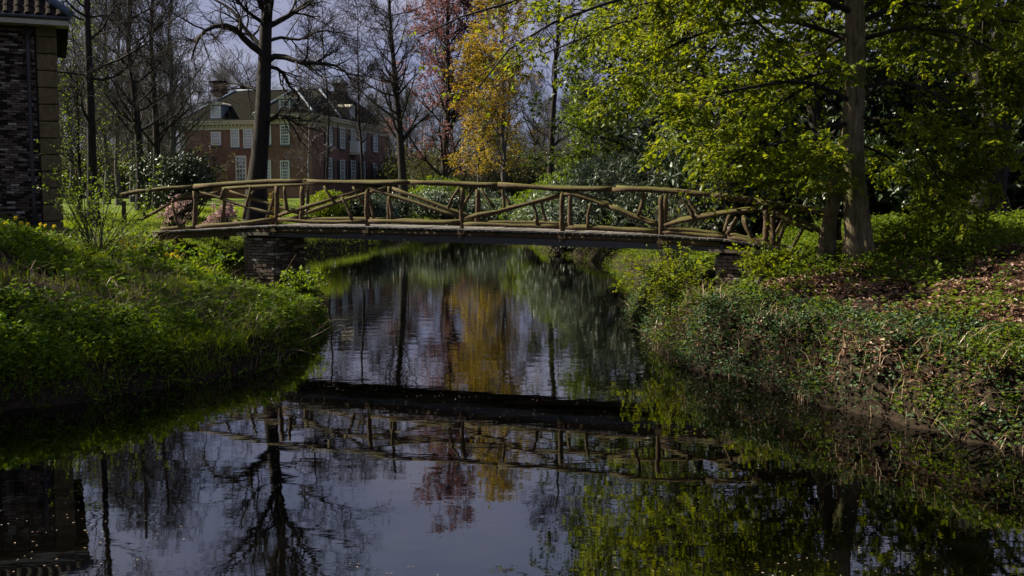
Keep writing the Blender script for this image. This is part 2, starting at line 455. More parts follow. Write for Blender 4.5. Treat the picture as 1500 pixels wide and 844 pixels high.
def shore_dist(x, y):
    x = np.asarray(x, float).ravel(); y = np.asarray(y, float).ravel()
    d = np.full(len(x), 1e9); ins = np.zeros(len(x), bool)
    n_ = len(POND)
    for i in range(n_):
        ax, ay = POND[i]; bx, by = POND[(i + 1) % n_]
        ex, ey = bx - ax, by - ay
        t = np.clip(((x - ax) * ex + (y - ay) * ey) / (ex * ex + ey * ey), 0, 1)
        d = np.minimum(d, (x - ax - t * ex) ** 2 + (y - ay - t * ey) ** 2)
        c = (ay > y) != (by > y)
        xi = ax + (y - ay) / (ey if abs(ey) > 1e-9 else 1e-9) * ex
        ins ^= c & (x < xi)
    d = np.sqrt(d)
    return np.where(ins, -d, d)

def gz(x, y, s=None):
    x = np.asarray(x, float).ravel(); y = np.asarray(y, float).ravel()
    if s is None: s = shore_dist(x, y)
    s = s + (fbm(x * 0.9, y * 0.9, 5) - 0.5) * 0.5 * sstep(60, 30, y)
    near = sstep(40, 26, y)
    s = s + (fbm(x * 3.1, y * 3.1, 6, 3) - 0.5) * 0.4 * near
    left = sstep(0, -3, x)
    width = 3.0 + (1.4 + 2.1 * left) * near
    z = -0.12 + (0.5 + 0.3 * (1 - left) * near) * sstep(-0.05, 0.5, s) + (0.75 + 0.72 * near) * np.clip((s - 0.2) / width, 0, 1) ** 0.95
    z = z - (1 - left) * near * 0.3 * sstep(1.5, 4, s)
    z = z + (1 - near) * 0.7 * sstep(2.0, 9, s)
    z = z - 0.42 * np.exp(-(((x + 4.85) / 0.95) ** 2 + ((y - 21.9) / 1.5) ** 2)) * (s > 0)
    z = z + 0.50 * np.exp(-(((x + 8.6) / 1.2) ** 2 + ((y - 24.1) / 1.5) ** 2))
    z = z - 0.45 * np.exp(-(((x - 3.55) / 0.6) ** 2 + ((y - 18.2) / 1.0) ** 2)) * (s > 0)
    z = z + 0.55 * sstep(45, 100, y)
    z = z + (fbm(x * 0.55, y * 0.55, 9) - 0.5) * 0.45 * sstep(0.1, 2.5, s) * (0.4 + 0.6 * near)
    z = z + (fbm(x * 2.7, y * 2.7, 19, 3) - 0.5) * 0.22 * sstep(0, 0.6, s) * near
    zw = -0.12 - 0.9 * sstep(0, 2.0, -s)
    return np.where(s > 0, z, zw)

def axis(segs):
    out = []
    for a, b_, st in segs: out.append(np.arange(a, b_, st))
    out.append([segs[-1][1]])
    return np.concatenate(out)
gx = axis([(-1500, -200, 130), (-200, -60, 14), (-60, -16, 2.0), (-16, -2, 0.2), (-2, 2, 0.3), (2, 14, 0.2), (14, 60, 2.0), (60, 200, 14), (200, 1500, 130)])
gy = axis([(-600, -40, 80), (-40, 8, 3.0), (8, 28, 0.22), (28, 62, 0.7), (62, 130, 2.5), (130, 300, 17), (300, 2000, 170)])
GX, GY = np.meshgrid(gx, gy)
gs = shore_dist(GX, GY)
GZ = gz(GX, GY, gs)
nx, ny = len(gx), len(gy)
i0 = (np.arange(ny - 1)[:, None] * nx + np.arange(nx - 1)[None, :]).ravel()
gf = np.stack([i0, i0 + 1, i0 + nx + 1, i0 + nx], -1)
lawn = sstep(24, 29, GY.ravel()) * sstep(0.6, 2.2, gs) * np.where(GX.ravel() < 2, 1, sstep(8, 3, GX.ravel()))
gme = np_mesh('ground', np.stack([GX.ravel(), GY.ravel(), GZ], -1), gf, rnd=lawn, smooth=True)
m, n, l, b = mat('ground', 0.95, 0.1)
t1 = noise(n, l, 1.1, 6); t2 = noise(n, l, 14, 6)
rs = ramp(n, [(0.3, (0.011, 0.008, 0.005)), (0.55, (0.024, 0.017, 0.011)), (0.75, (0.042, 0.030, 0.019))]); l.new(t2.outputs['Fac'], rs.inputs[0])
rg = ramp(n, [(0.3, (0.045, 0.075, 0.008)), (0.7, (0.11, 0.15, 0.012))]); l.new(t2.outputs['Fac'], rg.inputs[0])
at = n.new('ShaderNodeAttribute'); at.attribute_name = 'rnd'
rl = ramp(n, [(0.35, (0, 0, 0)), (0.6, (1, 1, 1))])
ad = n.new('ShaderNodeMath'); ad.operation = 'MULTIPLY_ADD'; ad.inputs[1].default_value = 0.35; ad.use_clamp = True
l.new(t1.outputs['Fac'], ad.inputs[0]); l.new(at.outputs['Fac'], ad.inputs[2]); sb = n.new('ShaderNodeMath'); sb.operation = 'SUBTRACT'; sb.inputs[1].default_value = 0.05
l.new(ad.outputs[0], sb.inputs[0]); l.new(sb.outputs[0], rl.inputs[0])
mx = n.new('ShaderNodeMix'); mx.data_type = 'RGBA'; l.new(rl.outputs[0], mx.inputs[0]); l.new(rs.outputs[0], mx.inputs[6]); l.new(rg.outputs[0], mx.inputs[7])
l.new(mx.outputs[2], b.inputs['Base Color']); bump(n, l, b, t2.outputs['Fac'], 0.8, 0.05)
tag(link('ground', gme, m), 'earth banks and grassy park ground around the pond', None, None, 'structure')

m, n, l, b = mat('water', 0.015, 0.5)
b.inputs['Base Color'].default_value = (0.0012, 0.0011, 0.0009, 1); b.inputs['IOR'].default_value = 2.3
co = n.new('ShaderNodeTexCoord')
mp = n.new('ShaderNodeMapping'); mp.inputs['Scale'].default_value = (0.9, 1.7, 1)
ta = n.new('ShaderNodeTexNoise'); ta.inputs['Scale'].default_value = 1.7; ta.inputs['Detail'].default_value = 1.0; ta.inputs['Roughness'].default_value = 0.45
l.new(co.outputs['Object'], mp.inputs[0]); l.new(mp.outputs[0], ta.inputs['Vector'])
wpos = n.new('ShaderNodeSeparateXYZ'); l.new(co.outputs['Object'], wpos.inputs[0])
wmr = n.new('ShaderNodeMapRange'); wmr.inputs[1].default_value = 11.5; wmr.inputs[2].default_value = 16.0; wmr.inputs[3].default_value = 0.8; wmr.inputs[4].default_value = 1.6
l.new(wpos.outputs['Y'], wmr.inputs[0])
mpb = n.new('ShaderNodeMapping'); mpb.inputs['Scale'].default_value = (1.0, 2.6, 1)
tb = n.new('ShaderNodeTexNoise'); tb.inputs['Scale'].default_value = 4.2; tb.inputs['Detail'].default_value = 2.0
l.new(co.outputs['Object'], mpb.inputs[0]); l.new(mpb.outputs[0], tb.inputs['Vector'])
wsm = n.new('ShaderNodeMath'); wsm.operation = 'MULTIPLY_ADD'; wsm.inputs[1].default_value = 0.22; l.new(tb.outputs['Fac'], wsm.inputs[0]); l.new(ta.outputs['Fac'], wsm.inputs[2])
wmm = n.new('ShaderNodeMath'); wmm.operation = 'MULTIPLY'; l.new(wsm.outputs[0], wmm.inputs[0]); l.new(wmr.outputs[0], wmm.inputs[1])
bump(n, l, b, wmm.outputs[0], 0.03, 0.05)
M['water'] = m
g = Geo(); g.add([(-60, -40, 0), (60, -40, 0), (60, 100, 0), (-60, 100, 0)], [[0, 1, 2, 3]])
tag(link('pond_water', g.mesh('pond_water'), M['water']), 'still dark pond water mirroring bridge and trees', None, None, 'structure')

# ------------------------------------------------------------------ footbridge
BD = nrmz(np.array([0.91, -0.414, 0.0])); PN = np.array([-BD[1], BD[0], 0.0])     # along the near railing / square to it
BN = nrmz(np.array([0.17, 0.985, 0.0]))            # the deck boards run across at a slight skew
B0 = np.array([-1.0, 20.7, 0.0]); BW = 1.5
def L(px, py): return hit(px, py, B0, PN)              # point on the near railing's plane
def tof(p): return float(np.dot(p - B0, BD))
rngb = np.random.default_rng(3)

def log_mesh(name, p0, p1, r0, r1, bow=0.02, rings=7, n=9):
    p0, p1 = np.asarray(p0, float), np.asarray(p1, float)
    t = np.linspace(0, 1, rings)[:, None]
    d = nrmz(p1 - p0); ref = np.array([0, 0, 1.0]) if abs(d[2]) < 0.8 else np.array([0, 1.0, 0])
    u = nrmz(np.cross(d, ref)); v = np.cross(d, u)
    c = p0 + (p1 - p0) * t + (u * rngb.normal() + v * rngb.normal()) * bow * np.sin(math.pi * t) + rngb.normal(size=(rings, 3)) * bow * 0.25
    a = np.arange(n) * 2 * math.pi / n
    R = (r0 + (r1 - r0) * t) * (1 + 0.10 * rngb.normal(size=(rings, n)) + 0.07 * rngb.normal(size=(rings, 1))) * (1 + 0.07 * np.cos(a * 2 + rngb.uniform(0, 6)))[None, :]
    vert = c[:, None, :] + R[:, :, None] * (np.cos(a)[None, :, None] * u + np.sin(a)[None, :, None] * v)
    g = Geo(); q = np.arange(n); f = []
    for i in range(rings - 1):
        f.append(np.stack([i * n + q, i * n + (q + 1) % n, (i + 1) * n + (q + 1) % n, (i + 1) * n + q], -1))
    vv = np.vstack([vert.reshape(-1, 3), c[:1], c[-1:]])
    k0 = rings * n
    g.add(vv, np.concatenate(f))
    g.f.append(np.stack([q * 0 + k0, (q + 1) % n, q], -1)); g.f.append(np.stack([q * 0 + k0 + 1, (rings - 1) * n + q, (rings - 1) * n + (q + 1) % n], -1))
    me = g.mesh(name)
    me.polygons.foreach_set('use_smooth', np.array([len(p.vertices) == 4 for p in me.polygons]))
    return me

bridge_base = P(750, 348, 21.2)
bridge = empty('footbridge', tuple(bridge_base), 'rustic wooden footbridge of mossy logs arching over the pond', 'footbridge')
top_px = [[(163, 288), (286, 274)], [(286, 274), (449, 265)], [(447, 265), (600, 267), (734, 271)], [(732, 271), (900, 277), (1046, 287)], [(1044, 286), (1105, 294), (1243, 316)]]
bot_px = [[(236, 336), (289, 331.5)], [(288, 332), (404, 320.5)], [(409, 321), (536, 324)], [(541, 324), (675, 326)], [(680, 327), (822, 332.5)], [(826, 333), (966, 340)], [(971, 339), (1066, 348)], [(1066, 348), (1152, 363)]]
post_px = [(181, 289, 326), (285, 275, 334), (405, 268, 344), (538.5, 267, 346), (677.5, 270, 348), (824, 275, 354), (968.5, 281, 362), (1132, 299, 362), (1229, 316, 352)]
diag_px = [[(203, 323), (277, 283)], [(293, 280), (403, 315)], [(409, 315), (536, 275)], [(541, 275), (675, 319)], [(681, 319), (822, 284)], [(827, 283), (892, 303), (964, 331)], [(973, 329), (1126, 303)], [(1138, 309), (1209, 344)]]
strut_px = [[(205, 288), (213, 317)], [(252, 297), (263, 333)], [(368, 273), (357, 321)], [(330, 276), (323, 291)], [(417, 273), (421, 308)], [(475, 272), (492, 299)], [(500, 289), (515, 321)],
            [(570, 285), (575, 322)], [(673, 276), (657, 305)], [(704, 276), (724, 304)], [(735, 275), (739, 307)], [(780, 297), (787, 328)],
            [(865, 298), (861, 334)], [(942, 283), (934, 316)], [(997, 287), (1018, 320)], [(1079, 318), (1066, 343)], [(1091, 318), (1103, 349)],
            [(1150, 325), (1139, 356)], [(1178, 332), (1162, 361)]]
PXM = F / 21.0
def side(far):
    off = BN * (BW if far else 0)
    j = (lambda p: p + off + np.array([0, 0, rngb.normal() * 0.012]) + BD * rngb.normal() * 0.03) if far else (lambda p: p)
    inn = -0.02 if far else 0.02
    for seg in top_px[(1 if far else 0):]:
        pts = [L(*p) for p in seg]
        for a_, b_ in zip(pts[:-1], pts[1:]):
            e = nrmz(b_ - a_) * 0.03
            link('handrail', log_mesh('handrail', j(a_ - e), j(b_ + e), 0.050, 0.046, 0.018), M['log'], bridge)
    for seg in bot_px:
        a_, b_ = [L(*p) for p in seg]
        link('bottom_rail', log_mesh('bottom_rail', j(a_), j(b_), 0.046, 0.040, 0.018), M['log'], bridge)
    for px, y0, y1 in post_px[(1 if far else 0):]:
        a_, b_ = L(px, y0 + 5), L(px, y1)
        link('post', log_mesh('post', j(a_) + BN * inn, j(b_) + BN * inn, 0.047, 0.053, 0.014), M['log'], bridge)
    for seg in diag_px:
        pts = [L(*p) for p in seg]
        for a_, b_ in zip(pts[:-1], pts[1:]):
            link('diagonal_brace', log_mesh('diagonal_brace', j(a_) + BN * inn * 0.5, j(b_) + BN * inn * 0.5, 0.043, 0.036, 0.022), M['log'], bridge)
    for seg in strut_px:
        if far and rngb.random() < 0.25: continue
        a_, b_ = [L(*p) for p in seg]
        sh = BD * rngb.normal() * (0.12 if far else 0)
        link('strut', log_mesh('strut', j(a_) + sh, j(b_) + sh, 0.031, 0.037, 0.018, 5, 7), M['log'], bridge)
side(False); side(True)
# a stub rail of the far side at the left end
link('handrail', log_mesh('handrail', L(222, 292) + BN * 1.3, L(277, 283) + BN * BW, 0.06, 0.055, 0.01), M['log'], bridge)
# deck
deck_px = [(228, 339), (300, 335.5), (373, 331.5), (405, 330), (540, 331.5), (677, 335), (823, 339), (965, 344), (1055, 349.5), (1110, 357), (1175, 368)]
dt = np.array([tof(L(*p)) for p in deck_px]); dz = np.array([L(*p)[2] for p in deck_px])
plank_me = [chamfer_box_mesh('plank', 0.142, BW + 0.30, 0.04, 0.006, 0.004, 40 + i) for i in range(4)]
t = dt[0]; i = 0
while t < dt[-1]:
    z = np.interp(t, dt, dz); sl = (np.interp(t + 0.1, dt, dz) - np.interp(t - 0.1, dt, dz)) / 0.2
    c = B0 + BD * t + BN * (BW / 2 - 0.02 + rngb.normal() * 0.012)
    o = link('deck_plank', plank_me[i % 4], M['plank'], bridge)
    X_ = Vector(nrmz(np.array([BN[1], -BN[0], sl]))); Y_ = Vector(BN); Z_ = X_.cross(Y_)
    o.matrix_basis = Matrix.Translation((c[0], c[1], z - 0.02 + rngb.normal() * 0.002)) @ Matrix((X_, Y_, Z_)).transposed().to_4x4()
    t += 0.153; i += 1
# longitudinal log edge beams and steel girders under the planks
def strip(g, ts, zs, acr, hw, hh):
    for a_, b_, za, zb in zip(ts[:-1], ts[1:], zs[:-1], zs[1:]):
        p, q = B0 + BD * a_ + BN * acr, B0 + BD * b_ + BN * acr
        p[2], q[2] = za, zb
        u = (q - p) / 2
        box(g, (p + q) / 2, u, BN * hw, np.array([0, 0, hh]))
mid = (dt >= tof(L(370, 331))) & (dt <= tof(L(1060, 350)))
tm, zm = dt[mid], dz[mid]
for acr in (-0.07, BW + 0.03):
    for k in range(len(tm) - 1):
        p, q = B0 + BD * tm[k] + BN * acr, B0 + BD * tm[k + 1] + BN * acr
        p[2], q[2] = zm[k] - 0.105, zm[k + 1] - 0.105
        link('edge_beam', log_mesh('edge_beam', p, q, 0.062, 0.062, 0.006), M['log'], bridge)
    g = Geo(); tt = np.array([tm[0] - 0.1, tm[-1] + 0.05])
    zz = np.interp(tt, dt, dz) - 0.215
    zz = np.array([L(370, 341)[2], L(1058, 363)[2]])
    strip(g, tt, zz, acr + 0.02, 0.05, 0.065); link('girder', g.mesh('girder'), M['steel'], bridge)
for s0, s1 in ((0, 3), (len(dt) - 4, len(dt) - 1)):
    for acr in (-0.04, BW):
        p, q = B0 + BD * dt[s0] + BN * acr, B0 + BD * dt[s1] + BN * acr
        p[2], q[2] = dz[s0] - 0.12, dz[s1] - 0.12
        g = Geo(); box(g, (p + q) / 2, (q - p) / 2, BN * 0.045, np.array([0, 0, 0.075])); link('approach_beam', g.mesh('approach_beam'), M['log'], bridge)
for px, y0, y1 in post_px[2:7]:
    p = L(px, y1 - 7); g = Geo()
    for hz, hw in ((0.085, 0.052), (0.03, 0.075)):
        box(g, p - BN * (0.12 + (0.02 if hz < 0.05 else 0)), BD * hw, BN * 0.03, np.array([0, 0, hz]))
    link('post_bracket', g.mesh('post_bracket'), M['log'], bridge)

# ------------------------------------------------------------------ brick pier and right abutment
def brick_wall(root, org, u, nrm_, width, z0, z1, meshes, mname, bl=0.215, bh=0.066, gap=0.012, lim=10 ** 9, seed=0, stuffname=None, order=None):
    """bricks of one wall face: origin (lower left), u along, nrm_ outward"""
    r = random.Random(seed); spots = []
    rows = int((z1 - z0) / bh)
    for j in range(rows):
        x = -((j % 2) * bl / 2)
        while x < width - 0.01:
            a_, b_ = max(x, 0), min(x + bl - gap, width)
            if b_ - a_ > 0.03: spots.append((a_, b_, z0 + j * bh))
            x += bl
    if order: spots.sort(key=order)
    for a_, b_, z in spots[:lim]:
        o = link('brick', meshes[r.randrange(len(meshes))], M[mname], root)
        c = org + u * (a_ + b_) / 2 + nrm_ * r.uniform(-0.012, 0.008)
        S = Matrix.Diagonal(((b_ - a_) / bl, 1, 1, 1))
        Rm = Matrix((Vector(u), Vector(-nrm_), Vector((0, 0, 1)))).transposed().to_4x4()
        o.matrix_basis = Matrix.Translation((c[0], c[1], z + bh / 2)) @ Rm @ Matrix.Rotation(r.uniform(-0.015, 0.015), 4, 'Y') @ S
    if len(spots) > lim:
        g = Geo()
        for a_, b_, z in spots[lim:]:
            c = org + u * (a_ + b_) / 2 + nrm_ * r.uniform(-0.012, 0.008); c = np.array([c[0], c[1], z + bh / 2])
            box(g, c, u * (b_ - a_) / 2, nrm_ * 0.04, np.array([0, 0, (bh - gap) / 2]), r.random())
        o = link(stuffname or 'brickwork', g.mesh('brickwork'), M[mname + '_rnd'], root); o["kind"] = "stuff"

brick_mes = [chamfer_box_mesh('brick', 0.215, 0.08, 0.054, 0.006, 0.006, 60 + i) for i in range(5)]
pa = L(357, 345) + BN * 0.02; pb = L(400.5, 345) + BN * 0.02
pier_w = float(np.linalg.norm((pb - pa)[:2])); pier_d = 1.15; pz = float(L(380, 345.5)[2])
pier = empty('bridge_pier', (float((pa + pb)[0] / 2), float((pa + pb)[1] / 2), 0.3), 'weathered square brick pier under the left end of the bridge', 'pier')
g = Geo(); cc = (pa + pb) / 2 + PN * pier_d / 2; cc[2] = pz / 2 - 0.2
box(g, cc, BD * (pier_w / 2 - 0.035), PN * (pier_d / 2 - 0.035), np.array([0, 0, pz / 2 + 0.19])); link('core', g.mesh('core'), M['mortar'], pier)
pa0 = np.array([pa[0], pa[1], 0]); pb0 = np.array([pb[0], pb[1], 0])
brick_wall(pier, pa0 + PN * 0.01, BD, -PN, pier_w, 0.1, pz, brick_mes, 'brick_old', seed=1)
brick_wall(pier, pb0 - BD * 0.01 + PN * 0.06, PN, BD, pier_d - 0.1, 0.1, pz, brick_mes, 'brick_old', seed=2)
g = Geo(); c = (L(350, 342) + L(398, 342)) / 2 - BN * 0.02; box(g, c, (L(398, 342) - L(350, 342)) / 2, BN * 0.13, np.array([0, 0, 0.035])); link('cap_stone', g.mesh('cap_stone'), M['stone_cap'], pier)

ra = L(1050, 372); abut = empty('bridge_abutment', (float(ra[0]), float(ra[1]), 0.6), 'low brick abutment carrying the right end of the bridge among leaves', 'abutment')
rz = float(L(1056, 369)[2]); ra0 = np.array([ra[0], ra[1], 0])
g = Geo(); c = ra0 + BD * 0.6 + PN * 0.82; c[2] = rz / 2 - 0.2; box(g, c, BD * 0.56, PN * 0.8, np.array([0, 0, rz / 2 + 0.19])); link('core', g.mesh('core'), M['mortar'], abut)
brick_wall(abut, ra0, BD, -PN, 1.1, 0.35, rz, brick_mes, 'brick_old', seed=4)
brick_wall(abut, ra0 + PN * 1.6, -PN, -BD, 1.55, 0.35, rz, brick_mes, 'brick_old', seed=5)
g = Geo(); c = ra0 + BD * 0.5 - BN * 0.03; c[2] = rz + 0.02; box(g, c, BD * 0.65, BN * 0.12, np.array([0, 0, 0.028])); link('cap_stone', g.mesh('cap_stone'), M['stone_cap'], abut)

# ------------------------------------------------------------------ brick gatehouse at the left edge
GU = nrmz(np.array([0.9, 0.40, 0.0])); GN = np.array([GU[1], -GU[0], 0.0])          # along the wall (to the right) / outward
K = P(91, 300, 27.5); K[2] = 0
gate_z0, gate_z1 = 1.5, float(hit(80, 36, K, GN)[2])
gatehouse = empty('brick_gatehouse', (float(K[0] - 2), float(K[1] - 0.5), gate_z0), 'dark brick outbuilding with pale stone corner blocks at left edge', 'building')
GL, GDp = 7.0, 8.0
g = Geo(); c = K - GU * GL / 2 - GN * GDp / 2; c[2] = (gate_z0 + gate_z1) / 2
box(g, c, GU * (GL / 2 - 0.05), GN * (GDp / 2 - 0.05), np.array([0, 0, (gate_z1 - gate_z0) / 2])); link('wall', g.mesh('wall'), M['mortar'], gatehouse)
qw = 0.50
wl_ = 3.3
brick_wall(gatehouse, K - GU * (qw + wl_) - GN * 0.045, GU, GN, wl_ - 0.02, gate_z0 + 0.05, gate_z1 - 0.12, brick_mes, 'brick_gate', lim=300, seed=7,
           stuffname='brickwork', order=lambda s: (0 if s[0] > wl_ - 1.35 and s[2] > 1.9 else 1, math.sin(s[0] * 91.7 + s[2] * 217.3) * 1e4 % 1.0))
qh = 0.44; z = gate_z0
qme = chamfer_box_mesh('quoin_block', qw, 0.30, qh - 0.02, 0.022, 0.004, 9)
while z < gate_z1 - 0.3:
    o = link('quoin_block', qme, M['quoin'], gatehouse)
    c = K - GU * (qw / 2 - 0.02) - GN * 0.12
    o.matrix_basis = Matrix.Translation((c[0], c[1], z + qh / 2)) @ Matrix((Vector(GU), Vector(-GN), Vector((0, 0, 1)))).transposed().to_4x4()
    z += qh
g = Geo(); c = K - GU * 3.4 + GN * 0.16; c[2] = gate_z1 + 0.02; box(g, c, GU * 3.72, GN * 0.28, np.array([0, 0, 0.10])); link('cornice', g.mesh('cornice'), M['cream_paint'], gatehouse)
c = K - GU * 3.4 + GN * 0.42; c[2] = gate_z1 + 0.10
me = log_mesh('gutter', c - GU * 3.7, c + GU * 3.75, 0.07, 0.07, 0.0); link('gutter', me, M['steel'], gatehouse)
c = K - GU * (qw + 0.18) + GN * 0.06
a_ = c.copy(); a_[2] = gate_z0; b_ = c.copy(); b_[2] = gate_z1 - 0.05
link('downpipe', log_mesh('downpipe', a_, b_, 0.05, 0.05, 0.0), M['steel'], gatehouse)
# hipped tile roof
e0 = K + GU * 0.35 + GN * 0.42; rise, run = 3.4, 4.2
def rp(x, y, zz):   # x along GU from e0, y inward, zz up
    p = e0 + GU * x - GN * y; return np.array([p[0], p[1], gate_z1 + 0.16 + zz])
g = Geo(); LL, DD = GL + 0.7, GDp + 0.8
pts = [rp(0, 0, 0), rp(-LL, 0, 0), rp(-LL, DD, 0), rp(0, DD, 0), rp(-run * 0.9, run, rise), rp(-LL + run * 0.9 - 0.5, run, rise)]
g.add(pts, [[0, 4, 5, 1]]); g.f.append(np.array([[1, 5, 2], [3, 4, 0]])); g.f.append(np.array([[2, 5, 4, 3]]))
roof = link('roof', g.mesh('roof'), M['tile'], gatehouse)
tme = bpy.data.meshes.new('roof_tile')
tn = 6; tv, tf = [], []
for k in range(tn + 1):
    xx = (k / tn - 0.5) * 0.27; hh = 0.035 * math.sin(k / tn * 2 * math.pi)
    tv += [(xx, 0, hh + 0.035), (xx, 0.36, hh + 0.012)]
for k in range(tn): tf.append((2 * k, 2 * k + 2, 2 * k + 3, 2 * k + 1))
for k in range(tn): tf.append((2 * k, len(tv) + k, len(tv) + k + 1, 2 * k + 2))
tv += [(v[0], 0, v[2] - 0.03) for v in tv[0::2]]
tme.from_pydata(tv, [], tf); tme.update()
sdv = nrmz(rp(0, run, rise) - rp(0, 0, 0))
for j in range(9):
    for k in range(24):
        x = -(k + 0.5) * 0.25 - 0.05; y = j * 0.33 * (run / math.hypot(run, rise))
        if -x < y * 0.9 + 0.15: continue
        p = rp(x, y, y * rise / run)
        o = link('roof_tile', tme, M['tile'], roof)
        Yv = Vector(sdv); Xv = Vector(GU); Zv = Xv.cross(Yv)
        o.matrix_basis = Matrix.Translation(Vector(p) + Zv * 0.01) @ Matrix((Xv, Yv, Zv)).transposed().to_4x4()
a_, b_ = rp(0.02, -0.02, 0.06), rp(-run * 0.9, run, rise + 0.06)
link('hip_ridge', log_mesh('hip_ridge', a_, b_, 0.11, 0.11, 0.0), M['lead'], roof)

# ------------------------------------------------------------------ brick mansion
HV = nrmz(np.array([0.204, 0.979, 0.0])); HU = np.array([HV[1], -HV[0], 0.0])       # depth / to the right
HC = P(458, 288, 100.0); HC[2] = 0
HZ0, HZE = 1.9, float(hit(430, 173, HC, HV)[2])
def hp(u, v, z): p = HC + HU * u + HV * v; return np.array([p[0], p[1], z])
mansion = empty('brick_mansion', tuple(hp(-7, 10, HZ0)), 'large red brick mansion with hipped roof behind the bare trees', 'mansion')
UW, V0, V1 = 17.3, 7.0, 23.0      # main body u -UW..0, v V0..V1 ; front pavilion u -5.2..0, v 0..V0
g = Geo()
def hbox(g, u0, u1, v0, v1, z0, z1): return box(g, hp((u0 + u1) / 2, (v0 + v1) / 2, (z0 + z1) / 2), HU * (u1 - u0) / 2, HV * (v1 - v0) / 2, np.array([0, 0, (z1 - z0) / 2]))
hbox(g, -UW, 0, V0, V1, HZ0, HZE); link('wall', g.mesh('wall'), M['house_brick'], mansion)
g = Geo(); hbox(g, -5.2, -0.002, 0, V0 + 0.02, HZ0, HZE - 0.003); link('wall', g.mesh('wall'), M['house_brick'], mansion)
g = Geo(); hbox(g, -UW - .06, 0.06, V0 - .06, V1 + .06, HZ0 - 0.3, HZ0 + 0.55); hbox(g, -5.26, 0.062, -.06, V0, HZ0 - 0.3, HZ0 + 0.55); link('plinth', g.mesh('plinth'), M['stone_cap'], mansion)
# cornice: frieze board, dentils and a projecting gutter moulding
for (u0, u1, v0, v1) in ((-UW, 0, V0, V1), (-5.2, 0, 0, V0 - 0.7)):
    g = Geo(); e = 0.003 if v0 == 0 else 0
    hbox(g, u0 - .10, u1 + .10 + e, v0 - .10, v1 + .10, HZE - 0.55, HZE - .02 + e); hbox(g, u0 - .5, u1 + .5 + e, v0 - .5, v1 + .5, HZE - 0.02 + e, HZE + 0.22 + e); hbox(g, u0 - .62, u1 + .62 + e, v0 - .62, v1 + .62, HZE + .22 + e, HZE + 0.36 + e)
    link('cornice', g.mesh('cornice'), M['cream_paint'], mansion)
    g = Geo(); x = u0
    while x < u1: hbox(g, x, x + .16, v0 - .34, v0 - .1, HZE - .24, HZE - .03); x += .42
    y = v0
    while y < v1: hbox(g, u1 + .1, u1 + .34, y, y + .16, HZE - .24, HZE - .03); y += .42
    link('dentils', g.mesh('dentils'), M['cream_paint'], mansion)['kind'] = 'stuff'
HZR = float(hit(380, 134, hp(0, V0 + 5, 0), HV)[2])
ZE = HZE + 0.36
g = Geo(); ins = 4.0
a_ = [hp(-UW - .6, V0 - .6, ZE), hp(.6, V0 - .6, ZE), hp(.6, V1 + .6, ZE), hp(-UW - .6, V1 + .6, ZE)]
b_ = [hp(-UW + ins, V0 + ins, HZR), hp(-ins + 0.4, V0 + ins, HZR), hp(-ins + 0.4, V1 - ins, HZR), hp(-UW + ins, V1 - ins, HZR)]
g.add(a_ + b_, [[0, 1, 5, 4], [1, 2, 6, 5], [2, 3, 7, 6], [3, 0, 4, 7], [4, 5, 6, 7]])
roof = link('roof', g.mesh('roof'), M['roof_slate'], mansion)
g = Geo(); zr2 = ZE + 2.75
g.add([hp(-5.8, -.6, ZE + .004), hp(.604, -.6, ZE + .004), hp(.604, V0 + 2.2, ZE + .004), hp(-5.8, V0 + 2.2, ZE + .004), hp(-2.6, 2.4, zr2), hp(-2.6, V0 + 2.6, zr2)], [[1, 2, 5, 4], [3, 0, 4, 5]])
g.f.append(np.array([[0, 1, 4], [2, 3, 5]])); link('roof', g.mesh('roof'), M['roof_slate'], mansion)
for p, q in ((a_[0], b_[0]), (b_[0], b_[1]), (b_[1], b_[2]), (a_[2], b_[2]), (a_[1], b_[1]), (hp(-5.8, -.6, ZE), hp(-2.6, 2.4, zr2)), (hp(.6, -.6, ZE), hp(-2.6, 2.4, zr2))):
    link('lead_ridge', log_mesh('lead_ridge', p, q, 0.13, 0.13, 0), M['lead'], roof)
def chimney(px, py, v, topd=False):
    p = hit(px, py, hp(0, v, 0), HV); g = Geo()
    w = .52
    box(g, (p[0], p[1], HZR + 0.3), HU * w, HV * w * .8, (0, 0, .75)); o = link('chimney', g.mesh('chimney'), M['house_brick'], mansion)
    g = Geo(); box(g, (p[0], p[1], HZR + 1.1), HU * (w + .25), HV * (w * .8 + .25), (0, 0, .12)); box(g, (p[0], p[1], HZR + .1), HU * (w + .2), HV * (w * .8 + .2), (0, 0, .18)); link('cap', g.mesh('cap'), M['roof_slate'], o)
    if topd:
        g = Geo(); q = .8; zt = HZR + 1.22
        c = np.array([p[0], p[1], zt])
        g.add([c - HU * q - HV * q, c + HU * q - HV * q, c + HU * q + HV * q, c - HU * q + HV * q, c + np.array([0, 0, .8])], [[0, 3, 2, 1]]); g.f.append(np.array([[0, 1, 4], [1, 2, 4], [2, 3, 4], [3, 0, 4]]))
        link('cowl', g.mesh('cowl'), M['lead'], o)
chimney(321, 130, V0 + 5.2); chimney(498, 135, V1 - 6, True); chimney(364, 130, V1 - 5)

